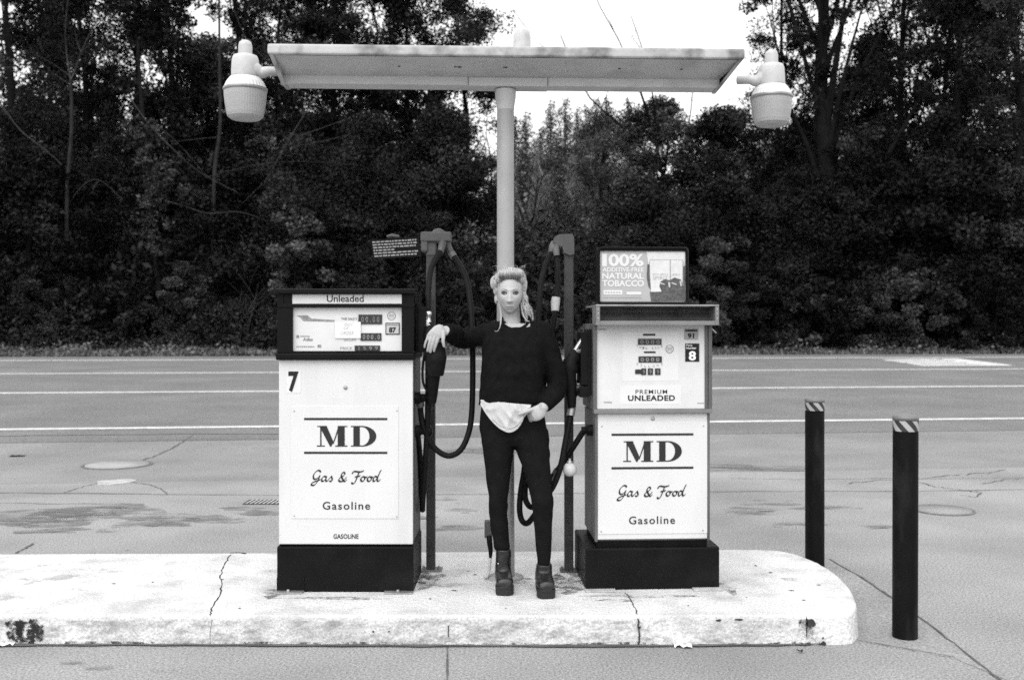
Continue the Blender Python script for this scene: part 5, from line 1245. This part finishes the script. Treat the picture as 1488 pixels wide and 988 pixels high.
def clumps(cen, rad, per, flat=.7):
    """leaf positions gathered round clump centres"""
    cen = np.asarray(cen); k = len(cen); idx = np.repeat(np.arange(k), per)
    d = RS.normal(size=(k * per, 3)); d /= np.linalg.norm(d, axis=1)[:, None]
    r = RS.uniform(0, 1, size=(k * per, 1)) ** .45 * np.asarray(rad)[idx][:, None]
    d[:, 2] *= flat
    return cen[idx] + d * r, idx

def tree(label, px, d, top_py, hw, zb, n_cl, per, mt, name='evergreen_tree', leaf=.105, cl_r=(.5, 1.1), bark='bark_dark', shape='round', lean=0.0, trunk_r=.22, group='trees along the far side of the road', depth=.8, limbs=10, tone=(.6, 1.5), flat=.7, off=(0, 0), cat='tree', up=.35):
    X0 = (px - CX) / F * d; z0 = hill_z(X0, d) - .05 if s_of(X0, d) > 45 else gz(X0, d) - .05
    zt = EYE - (top_py - HY) / F * d; H = zt - z0
    t = thing(name, label, cat, (X0, d, z0), 0, group); O = OFF[t.name]
    # clump centres through the crown volume, more of them near its surface
    leaf *= RS.uniform(.70, 1.15) * (.74 if mt in ('leaf_mid', 'leaf_pale') else .92); per = int(per * (1.7 if mt in ('leaf_mid', 'leaf_pale') else 1.15)); n_cl = int(n_cl * (2.2 if shape == 'column' else 1.65)); cen = []
    while len(cen) < n_cl:
        u = RS.uniform(0, 1); z = zb + (H - zb) * u
        if shape == 'round': rr = math.sin(math.pi * min(1, .12 + .88 * u)) ** .6
        elif shape == 'cone': rr = (1 - u) ** .85 + .06
        elif shape == 'column': rr = min(1, 2.2 * (1 - u)) ** .7 * (.75 + .25 * math.sin(u * 17 + px))
        else: rr = (1 - u) ** .4
        a = RS.uniform(0, 2 * math.pi); q = RS.uniform(0, 1) ** .38
        wob = 1 + .28 * math.sin(3 * a + u * 7 + px) + .18 * math.sin(5 * a - u * 11 + px * .7)
        x = hw * rr * q * wob * math.cos(a) + lean * u + off[0]; y = hw * depth * rr * q * wob * math.sin(a) + off[1]
        cen.append((X0 + x, d + y, z0 + z))
    cen = np.array(cen); rad = RS.uniform(cl_r[0], cl_r[1], n_cl)
    pos, idx = clumps(cen, rad, int(per * 1.5), flat)
    tn = (RS.uniform(tone[0], tone[1], n_cl) * np.exp(RS.normal(size=n_cl) * .45) * RS.uniform(.65, 1.25))[idx] * RS.uniform(.7, 1.3, len(idx))  # random clump tones imitate sunlit clumps and dark voids
    b = MB()
    tx = [(X0 + lean * k * .5 + RS.normal() * .08 * k, d + RS.normal() * .06, z0 + H * f) for k, f in enumerate((0, .12, .3, .5, .7, .88))]
    tr_ = [trunk_r * f for f in (1.35, 1.0, .85, .65, .4, .15)]; b.tube(tx, tr_, 10, 3)
    order = RS.permutation(n_cl)[:limbs]
    for i in order:
        e = Vector(cen[i]); f = max(.12, min(.85, (e.z - z0) / H - RS.uniform(.08, .25))); k = f * 5; st = Vector(tx[min(4, int(k))]).lerp(Vector(tx[min(5, int(k) + 1)]), k - int(k)) if k < 5 else Vector(tx[-1])
        mid = st.lerp(e, .5) + Vector((RS.normal() * .2, RS.normal() * .2, .25)); r_ = trunk_r * (.42 - .25 * f)
        b.tube([st, mid, e], [r_, r_ * .6, r_ * .2], 6, 3)
    b.build('trunk', M[bark], t, fix=False)
    leaf_object('crown', pos, leaf * RS.uniform(.6, 1.4, len(pos)), tn, M[mt], t, up=up, off=O)
    return t

EG = 'evergreen_tree'; BT = 'broadleaf_tree'
# the near wall of dark trees on the left
tree('dark evergreen tree at the extreme left edge with sky glinting through', 18, 47, -230, 4.2, 3, 95, 130, 'leaf_dark', EG, shape='column', limbs=14)
tree('tall dark evergreen behind the pale forked sapling on the left', 130, 52, -220, 4.2, 4, 95, 130, 'leaf_dark', EG, shape='column', limbs=14)
tree('tall dark evergreen with ivy below it, left of the left lamp', 245, 49, -240, 3.6, 4, 85, 130, 'leaf_dark', EG, shape='column', limbs=14)
tree('loose evergreen directly behind the left lamp with a sparkling crown', 345, 54, -190, 3.6, 5, 60, 110, 'leaf_dark', BT, shape='column', cl_r=(.4, .9), limbs=16)
tree('dense dark tree above the left half of the canopy', 465, 50, -190, 4.0, 4, 110, 130, 'leaf_dark', EG, shape='column', limbs=14)
tree('dark tree above the canopy left of the post', 590, 52, -150, 3.6, 5, 90, 130, 'leaf_dark', EG, shape='column', limbs=14)
tree('leafy tree whose ragged right side meets the white sky by the post', 668, 55, -60, 2.9, 4.0, 78, 120, 'leaf_mid', BT, shape='round', limbs=16, tone=(.5, 1.3))
tree('bushy evergreen between the left pump head and the canopy post', 640, 48, 165, 3.4, .2, 110, 130, 'leaf_mid', BT, limbs=12, tone=(.5, 1.3))
tree('broad dark evergreen behind the notice plate', 540, 46.5, 175, 3.6, .2, 115, 130, 'leaf_dark', BT, limbs=12)
tree('low dark broadleaf tree above the left pump', 440, 45.5, 210, 3.2, .2, 100, 130, 'leaf_dark', BT, limbs=12)
tree('low dark tree between the ivy trunk and the left pump', 330, 46.5, 230, 3.0, .2, 95, 130, 'leaf_dark', BT, limbs=10)
tree('low dark tree in the deep shade left of the ivy trunk', 165, 47, 240, 3.4, .2, 100, 130, 'leaf_dark', BT, limbs=10)
tree('low dark evergreen at the left edge above the verge', 45, 45.5, 225, 3.2, .2, 100, 130, 'leaf_dark', BT, limbs=10)
# second row on the left
for px, d_, tp, hw, lb in ((70, 60, -150, 4.6, 'far dark evergreen between the two leftmost trees'), (195, 60, -150, 4.6, 'far dark evergreen seen behind the ivy covered trunk'), (300, 63, 60, 4.0, 'far low evergreen behind the left lamp'), (410, 62, -120, 4.6, 'far dark evergreen at the left end of the canopy'), (530, 63, -100, 4.6, 'far dark evergreen behind the middle of the canopy left half')):
    tree(lb, px, d_, tp, hw, 2, 90, 120, 'leaf_dark', EG, shape='column', leaf=.135, cl_r=(.7, 1.3), limbs=8)
# right of the centre gap: bushy, lighter
tree('bushy mid grey tree behind the right hose post', 880, 58, 165, 3.4, .5, 105, 130, 'leaf_pale', BT, limbs=14, tone=(.5, 1.4))
tree('rounded leafy tree rising above the tobacco sign', 960, 54, 150, 3.8, .5, 120, 130, 'leaf_mid', BT, limbs=14, tone=(.5, 1.6))
tree('leafy tree below the right end of the canopy', 1050, 52, 160, 3.4, .5, 110, 130, 'leaf_mid', BT, limbs=14, tone=(.5, 1.6))
tree('low spreading bush tree just above the tobacco sign', 930, 47, 265, 3.0, .2, 95, 130, 'leaf_mid', BT, limbs=12, tone=(.5, 1.5))
tree('low spreading bush tree right of the tobacco sign', 1055, 46, 270, 2.9, .2, 95, 130, 'leaf_dark', BT, limbs=12, tone=(.6, 1.6))
# right mass
tree('large dark tree with a thick leaning trunk behind the right lamp', 1200, 47, -260, 4.0, 8.0, 92, 110, 'leaf_dark', BT, shape='round', trunk_r=.50, limbs=26, cl_r=(.4, 1.0))
tree('loose leafy tree at the edge of the white sky left of the right lamp', 1142, 50, -90, 2.5, 7.4, 88, 100, 'leaf_dark', BT, shape='round', cl_r=(.35, .8), limbs=18)
tree('tall dark evergreen right of the thick leaning trunk', 1315, 50, -230, 3.8, 6, 85, 120, 'leaf_dark', EG, shape='column', limbs=16)
tree('tall dense evergreen in from the right edge', 1400, 47, -240, 2.9, 2, 90, 130, 'leaf_dark', EG, shape='column', limbs=12)
tree('tall grey green evergreen at the right edge of the photo', 1488, 45.5, -230, 2.6, 1, 90, 130, 'leaf_mid', EG, shape='column', limbs=12, tone=(.5, 1.2))
for px, d_, tp, hw, lb in ((1165, 64, 190, 3.6, 'far low evergreen below the right lamp'), (1265, 62, 60, 4.0, 'far low evergreen right of the thick trunk'), (1375, 62, -120, 4.6, 'far dark evergreen between the two tall right trees'), (1480, 60, -150, 4.6, 'far dark evergreen behind the right edge tree')):
    tree(lb, px, d_, tp, hw, 2, 90, 120, 'leaf_dark', EG, shape='column', leaf=.135, cl_r=(.7, 1.3), limbs=8)
tree('low dark tree behind the farther bollard', 1160, 46, 250, 3.0, .2, 100, 130, 'leaf_dark', BT, limbs=10)
tree('low dark tree behind the nearer bollard', 1275, 46.5, 235, 3.2, .2, 105, 130, 'leaf_dark', BT, limbs=10)
tree('low dark tree above the painted road marking', 1385, 46, 225, 3.2, .2, 105, 130, 'leaf_dark', BT, limbs=10)
tree('low dark tree at the right edge above the verge', 1485, 47, 220, 3.4, .2, 105, 130, 'leaf_dark', BT, limbs=10)

# bushes at the verge
for px, tp, hw, mt, lb in ((20, 395, 1.2, 'leaf_dark', 'dark bush at the left edge of the verge'), (65, 380, 1.3, 'leaf_mid', 'small lit bush near the left edge of the verge'), (265, 385, 1.3, 'leaf_mid', 'sparse bush on the verge below the ivy trunk'), (330, 440, 1.1, 'leaf_ivy', 'low pale leaved bush just left of the left pump'), (150, 420, 1.5, 'leaf_dark', 'dark bush in shade right of the small lit bush'),
                          (430, 290, 1.2, 'leaf_ivy', 'pale leaved bush above the left pump head'), (700, 390, 1.5, 'leaf_mid', 'bush between the left hose loop and the woman'), (800, 420, 1.6, 'leaf_mid', 'bush behind the woman by the right hose post'), (1035, 350, 1.6, 'leaf_mid', 'leafy bush just right of the tobacco sign'), (1110, 385, 1.7, 'leaf_dark', 'dark bush left of the farther bollard'),
                          (1265, 405, 1.4, 'leaf_mid', 'lit bush above the top of the nearer bollard'), (1320, 380, 1.3, 'leaf_mid', 'lit bush right of the nearer bollard'), (1385, 375, 1.3, 'leaf_dark', 'dim bush above the painted road marking'), (1450, 400, 1.5, 'leaf_dark', 'dark bush at the right edge of the verge'), (1190, 410, 1.5, 'leaf_dark', 'dark bush behind the farther bollard top')):
    tree(lb, px, 43.6 + RS.uniform(0, .6), tp, hw, .05, 40, 90, mt, 'bush', leaf=.10, cl_r=(.25, .55), limbs=14, trunk_r=.05, group='bushes on the grass verge', cat='bush', tone=(.5, 1.5))

# ivy climbing a trunk on the left
d_ = 44.6; t = thing('ivy_covered_trunk', 'pale ivy hanging from a leaning dead trunk left of the left lamp', 'tree', (PX(225, 505, d_).x, d_, .55)); O = OFF[t.name]
path = [PX(240, 505, d_), PX(232, 420, d_), PX(222, 330, d_), PX(218, 250, d_), PX(206, 150, d_), PX(200, 60, d_ + .3)]
b = MB(); b.tube(path, [.16, .14, .12, .10, .08, .05], 8, 4); b.build('trunk', M['bark_dark'], t, fix=False)
cen = []
for px, py, sp, k in ((205, 190, 14, 12), (218, 230, 12, 12), (222, 270, 10, 14), (224, 290, 8, 10), (218, 320, 6, 8), (217, 345, 5, 5), (240, 275, 16, 8), (262, 282, 10, 4), (228, 368, 6, 4), (275, 398, 9, 7), (245, 340, 10, 4)):
    for i in range(k): cen.append(tuple(PX(px + RS.normal() * sp, py + RS.normal() * sp, d_ - .25 + RS.normal() * .15)))
pos, idx = clumps(cen, RS.uniform(.15, .4, len(cen)), 34, .9)
leaf_object('ivy_leaves', pos, .085 * RS.uniform(.6, 1.4, len(pos)), RS.uniform(.5, 1.6, len(cen))[idx] * RS.uniform(.7, 1.3, len(pos)), M['leaf_ivy'], t, off=O)

# bare trees and twiggy saplings
def bare(label, px, py, d, H, r0, seed, mt, levels=4, spread=.5, name='bare_tree', cat='bare tree', group='bare trees among the evergreens', stems=None, up=.25, kids=(2, 4)):
    rn = random.Random(seed); base = PX(px, py, d)
    base.z = (hill_z(base.x, d) if s_of(base.x, d) > 45 else gz(base.x, d)) - .03
    t = thing(name, label, cat, tuple(base), 0, group); trunk = MB(); twigs = MB()
    def grow(p, dr, L_, r, lv, mb):
        pts = [p]; rad = [r]; q = Vector(p); dd = Vector(dr); n = 5 if lv >= levels - 1 else 4
        for i in range(n):
            dd = (dd + Vector((rn.gauss(0, .13), rn.gauss(0, .13), rn.gauss(0, .08) + up * .12))).normalized(); q = q + dd * (L_ / n); pts.append(q.copy()); rad.append(r * (1 - .62 * (i + 1) / n))
        mb.tube(pts, rad, 6 if lv >= levels - 1 else 4, 2 if lv > 1 else 0, cap=False)
        if lv <= 0: return
        for c in range(rn.randint(*kids) + (1 if lv >= levels else 0)):
            f = rn.uniform(.3, 1.0); i = min(n - 1, int(f * n)); s_ = pts[i].lerp(pts[i + 1], f * n - i if f < 1 else 1); a = rn.uniform(0, 6.28)
            side = Vector((math.cos(a), math.sin(a), rn.uniform(-.1, .5))); nd = (dd * (1 - spread) + side * spread).normalized(); grow(s_, nd, L_ * rn.uniform(.45, .75), rad[i] * rn.uniform(.45, .65), lv - 1, twigs)
    if stems is None: grow(base, Vector((0, 0, 1)), H * .62, r0, levels, trunk)
    else:
        for (dx, dz, f) in stems: grow(base + Vector((rn.uniform(-.3, .3), rn.uniform(-.3, .3), 0)), Vector((dx, rn.uniform(-.2, .2), dz)).normalized(), H * f, r0, levels, trunk)
    trunk.build('trunk', M[mt], t, fix=False); twigs.build('branches', M[mt], t, fix=False); return t
d_ = 44.8
t = thing('forked_sapling', 'pale bare forked sapling standing before the dark trees at the left', 'bare tree', tuple(PX(100, 505, d_)), 0, 'bare trees among the evergreens')
b = MB(); b.tube([PX(102, 505, d_), PX(97, 300, d_), PX(104, 190, d_), PX(103, 116, d_)], [.11, .095, .08, .06], 8, 5); b.build('trunk', M['bark_grey'], t, fix=False)
b = MB()
for pp, r_ in (([(103, 116), (110, 100), (118, 76)], .07), ([(118, 76), (112, 60), (108, 40)], .03), ([(118, 76), (135, 62), (160, 40)], .045), ([(118, 76), (130, 50), (148, 20)], .035), ([(103, 118), (97, 80), (95, 40), (100, -10)], .06), ([(103, 112), (80, 95), (45, 76)], .04), ([(100, 122), (75, 105), (50, 82)], .03), ([(0, 150), (30, 190), (66, 218), (90, 240)], .06), ([(66, 220), (45, 232), (25, 240)], .05), ([(98, 300), (120, 270), (145, 262), (178, 290)], .04), ([(145, 262), (135, 275), (140, 288)], .03)):
    b.tube([PX(a, c_, d_ + RS.normal() * .3) for a, c_ in pp], [r_ * .62 * (1 - .6 * i / (len(pp) - 1)) for i in range(len(pp))], 5, 4)
b.build('branches', M['bark_pale'], t, fix=False)
d_ = 45.2
t = thing('slender_tree', 'slender bare grey trunk passing just behind the left lamp', 'bare tree', tuple(PX(308, 505, d_)), 0, 'bare trees among the evergreens')
b = MB(); b.tube([PX(310, 508, d_), PX(308, 380, d_), PX(312, 250, d_), PX(320, 180, d_), PX(319, 80, d_), PX(318, -40, d_)], [.12, .105, .09, .075, .06, .05], 8, 5); b.build('trunk', M['bark_grey'], t, fix=False)
b = MB()
for pp, r_ in (([(188, 142), (220, 185), (255, 220), (290, 250), (345, 280)], .045), ([(318, 200), (290, 202), (255, 206)], .03), ([(430, 250), (390, 262), (352, 296)], .035), ([(385, 265), (440, 170), (482, 115)], .05), ([(430, 200), (480, 182), (510, 172)], .03), ([(420, 215), (470, 205), (508, 196)], .03), ([(300, 258), (370, 240), (440, 235), (520, 240)], .025), ([(215, 180), (245, 195), (300, 255)], .025), ([(240, 292), (270, 300), (300, 310), (345, 308), (380, 318), (420, 336)], .045), ([(375, 318), (372, 340), (360, 362)], .03), ([(400, 325), (402, 345), (415, 358)], .025), ([(340, 15), (360, 60), (395, 100), (372, 130)], .025)):
    b.tube([PX(a, c_, d_ - .6 + RS.normal() * .4) for a, c_ in pp], [r_ * .6 * (1 - .5 * i / (len(pp) - 1)) for i in range(len(pp))], 5, 4)
b.build('branches', M['bark_pale'], t, fix=False)
bare('dark bare tree in the gap right of the canopy post', 778, 505, 50, 12.5, .15, 5, 'bark_dark', 5, .45)
bare('dark bare sapling left of the right hose post', 806, 505, 53, 11.5, .11, 12, 'bark_dark', 5, .45)
bare('thin bare sapling behind the canopy post', 752, 505, 51, 10, .07, 8, 'bark_dark', 4, .4)
bare('pale twiggy sapling behind the right hose post head', 835, 505, 55, 9.5, .07, 9, 'bark_grey', 5, .5)
bare('pale twiggy sapling deep in the gap', 770, 505, 60, 11, .08, 15, 'bark_grey', 5, .45)
bare('pale twiggy sapling deep behind the right of the gap', 815, 505, 62, 11.5, .08, 25, 'bark_grey', 5, .45)
bare('bare tree whose thin leaning limbs cross the white sky above the canopy', 1000, 505, 56, 23, .16, 33, 'bark_dark', 5, .35)
bare('arching pale twigs at the foot of the trees left of the left pump', 352, 512, 43.6, 4.6, .04, 41, 'bark_pale', 3, .5, 'arching_shrub', 'shrub', 'bare shrubs on the verge', [(.4, 1, .6), (-.2, 1, .7), (.1, 1, .7), (.7, .8, .6), (-.5, .9, .5)], -.3)
bare('faint bare twigs in the shade above the left verge', 180, 512, 43.8, 4.2, .03, 43, 'bark_grey', 3, .5, 'arching_shrub', 'shrub', 'bare shrubs on the verge', [(.5, 1, .6), (-.4, 1, .6), (.1, 1, .6), (-.8, .8, .6)], -.3)
bare('arching bare twigs behind the left hose loop', 690, 512, 43.8, 5.0, .035, 45, 'bark_grey', 4, .5, 'arching_shrub', 'shrub', 'bare shrubs on the verge', [(.6, 1, .6), (-.3, 1, .6), (.2, 1, .6), (.9, .8, .6)], -.2)

# conifers on the hill in the gap
def conifer(label, px, d, top_py, hw, H, first=None):
    X0 = (px - CX) / F * d; zt = EYE - (top_py - HY) / F * d
    if first is not None:
        t = first.copy(); COL.objects.link(t); k = H / 16.0
        t.location = (X0, d, zt - H); t.scale = (hw / 2.6, hw / 2.6, k); t.rotation_euler = (0, 0, RS.uniform(0, 6.28)); t['label'] = label
        for c_ in first.children:
            e = c_.copy(); COL.objects.link(e); e.parent = t
        return t
    t = thing('conifer_tree', label, 'conifer', (X0, d, zt - 16.0), 0, 'conifers on the hill in the gap'); O = OFF[t.name]
    b = MB(); b.tube([(O.x, d, O.z), (O.x, d, O.z + 8), (O.x, d, O.z + 15.8)], [.28, .18, .02], 7); b.build('trunk', M['bark_dark'], t, fix=False)
    pos = []; ax = []; sz = []; tn = []
    for lv in range(44):
        u = lv / 44; z = 1.0 + 14.9 * u; R_ = 4.2 * (1 - u) ** .75 * RS.uniform(.75, 1.15) + .15
        for k in range(int(7 + 8 * (1 - u))):
            a = RS.uniform(0, 6.28); L_ = R_ * RS.uniform(.65, 1.12); tt = RS.uniform(.6, 1.4)
            for q in range(max(3, int(L_ * 13))):
                f = (q + 1) / max(3, int(L_ * 13)); p = np.array((math.cos(a) * L_ * f, math.sin(a) * L_ * f, z - .45 * L_ * f * f + .05)); pos.append(p + RS.normal(size=3) * .16 + np.array(O)); ax.append((math.cos(a), math.sin(a), -.5)); sz.append(.19 * RS.uniform(.6, 1.3)); tn.append(tt * RS.uniform(.7, 1.3))
    leaf_object('crown', pos, sz, tn, M['conifer'], t, up=.9, long=.38, axis=np.array(ax), off=O); return t
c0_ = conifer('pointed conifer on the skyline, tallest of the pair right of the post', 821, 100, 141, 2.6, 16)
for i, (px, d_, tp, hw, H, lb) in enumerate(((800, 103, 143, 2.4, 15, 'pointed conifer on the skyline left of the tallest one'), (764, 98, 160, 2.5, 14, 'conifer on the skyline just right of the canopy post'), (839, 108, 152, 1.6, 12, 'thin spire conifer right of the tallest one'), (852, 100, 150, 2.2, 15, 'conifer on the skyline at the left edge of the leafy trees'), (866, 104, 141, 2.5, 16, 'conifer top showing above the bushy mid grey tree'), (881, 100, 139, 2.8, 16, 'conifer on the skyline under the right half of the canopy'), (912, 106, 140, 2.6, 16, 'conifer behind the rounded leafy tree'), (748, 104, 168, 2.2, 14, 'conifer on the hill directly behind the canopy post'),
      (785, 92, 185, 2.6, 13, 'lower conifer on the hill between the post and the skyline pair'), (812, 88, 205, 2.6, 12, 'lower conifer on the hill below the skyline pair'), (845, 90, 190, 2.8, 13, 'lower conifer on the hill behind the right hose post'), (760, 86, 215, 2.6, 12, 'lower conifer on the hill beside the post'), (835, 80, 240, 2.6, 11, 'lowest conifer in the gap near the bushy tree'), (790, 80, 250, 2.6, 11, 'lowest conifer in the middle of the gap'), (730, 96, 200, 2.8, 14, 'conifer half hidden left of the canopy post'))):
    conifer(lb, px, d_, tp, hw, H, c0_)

# far wood on the hillside, thicket in the gap, undergrowth at the forest edge, verge grass: nobody could count these
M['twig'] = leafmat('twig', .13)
def stuff(name, n, fx, size, mt, tone=(.5, 1.5), up=.35, long=.5, label=None, axis=None):
    p = np.array([fx() for _ in range(n)]); o = leaf_object(name, p, size * RS.uniform(.5, 1.5, n), RS.uniform(tone[0], tone[1], n), mt, up=up, long=long, axis=axis); tag(o, label, None, None, 'stuff'); return o
def on_hill():
    x = RS.uniform(-62, 66); s = RS.uniform(66, 128); y = s + YAW * x
    return (x, y, hill_z(x, y) + abs(RS.normal()) * 2.2)
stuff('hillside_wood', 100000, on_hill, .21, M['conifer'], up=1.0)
def in_gap():
    d = RS.uniform(56, 78); px = RS.uniform(735, 880); x = (px - CX) / F * d; h = RS.uniform(0, 1) ** .8 * (5.0 + 2.5 * math.sin(px * .13) + 1.5 * math.sin(px * .41 + d))
    return (x, d, hill_z(x, d) + h)
stuff('thicket_twigs', 60000, in_gap, .30, M['twig'], (.4, 1.8), .3, .055, axis=np.array((0.0, 0.0, 1.0)))
def edge():
    x = RS.uniform(-30, 34); s = 43.2 + abs(RS.normal()) * 2.2; y = s + YAW * x
    return (x, y, .55 + abs(RS.normal()) * (.55 + .35 * math.sin(x * .9) + .3 * math.sin(x * 2.3)))
def litter():
    x = RS.uniform(-32, 36); s = 40.3 + abs(RS.normal()) * 1.6; y = s + YAW * x
    return (x, y, gz(x, y) + .02 + abs(RS.normal()) * .16 * (1 + .8 * math.sin(x * 1.7) * math.sin(x * .43 + 2)))
stuff('verge_plants', 16000, litter, .075, M['grass'], (.3, 1.5))
stuff('undergrowth', 42000, edge, .09, M['leaf_dark'], (.3, 2.4))
def under():
    x = RS.uniform(-32, 36); s = RS.uniform(45, 60); y = s + YAW * x
    return (x, y, hill_z(x, y) + RS.uniform(0, 1) ** 1.3 * (3.5 + 1.5 * math.sin(x * .7) + math.sin(x * 1.9 + s)))
stuff('shaded_understorey', 52000, under, .17, M['leaf_dark'], (.5, 1.4))
n = 15000; gx = RS.uniform(-32, 36, n); gs = 40.0 + RS.uniform(0, 1, n) ** .8 * 3.6; gy = gs + YAW * gx
h = RS.uniform(.10, .30, n) * (.8 + .4 * np.sin(gx * 1.3) ** 2); g0 = np.array([gz(a, b_) for a, b_ in zip(gx, gy)])
vv = np.empty((n, 3, 3)); wd = RS.uniform(.012, .03, n); an = RS.uniform(0, 6.28, n)
vv[:, 0] = np.stack([gx - np.cos(an) * wd, gy - np.sin(an) * wd, g0], 1); vv[:, 1] = np.stack([gx + np.cos(an) * wd, gy + np.sin(an) * wd, g0], 1); vv[:, 2] = np.stack([gx + RS.normal(size=n) * .08, gy + RS.normal(size=n) * .08, g0 + h], 1)
me = bpy.data.meshes.new('verge_grass'); me.vertices.add(n * 3); me.vertices.foreach_set('co', vv.ravel()); me.loops.add(n * 3); me.loops.foreach_set('vertex_index', np.arange(n * 3)); me.polygons.add(n); me.polygons.foreach_set('loop_start', np.arange(0, n * 3, 3)); me.update(calc_edges=True)
at = me.attributes.new('tone', 'FLOAT', 'POINT'); at.data.foreach_set('value', np.repeat(RS.uniform(.5, 1.8, n), 3)); me.materials.append(M['grass'])
o = bpy.data.objects.new('verge_grass', me); COL.objects.link(o); tag(o, None, None, None, 'stuff')
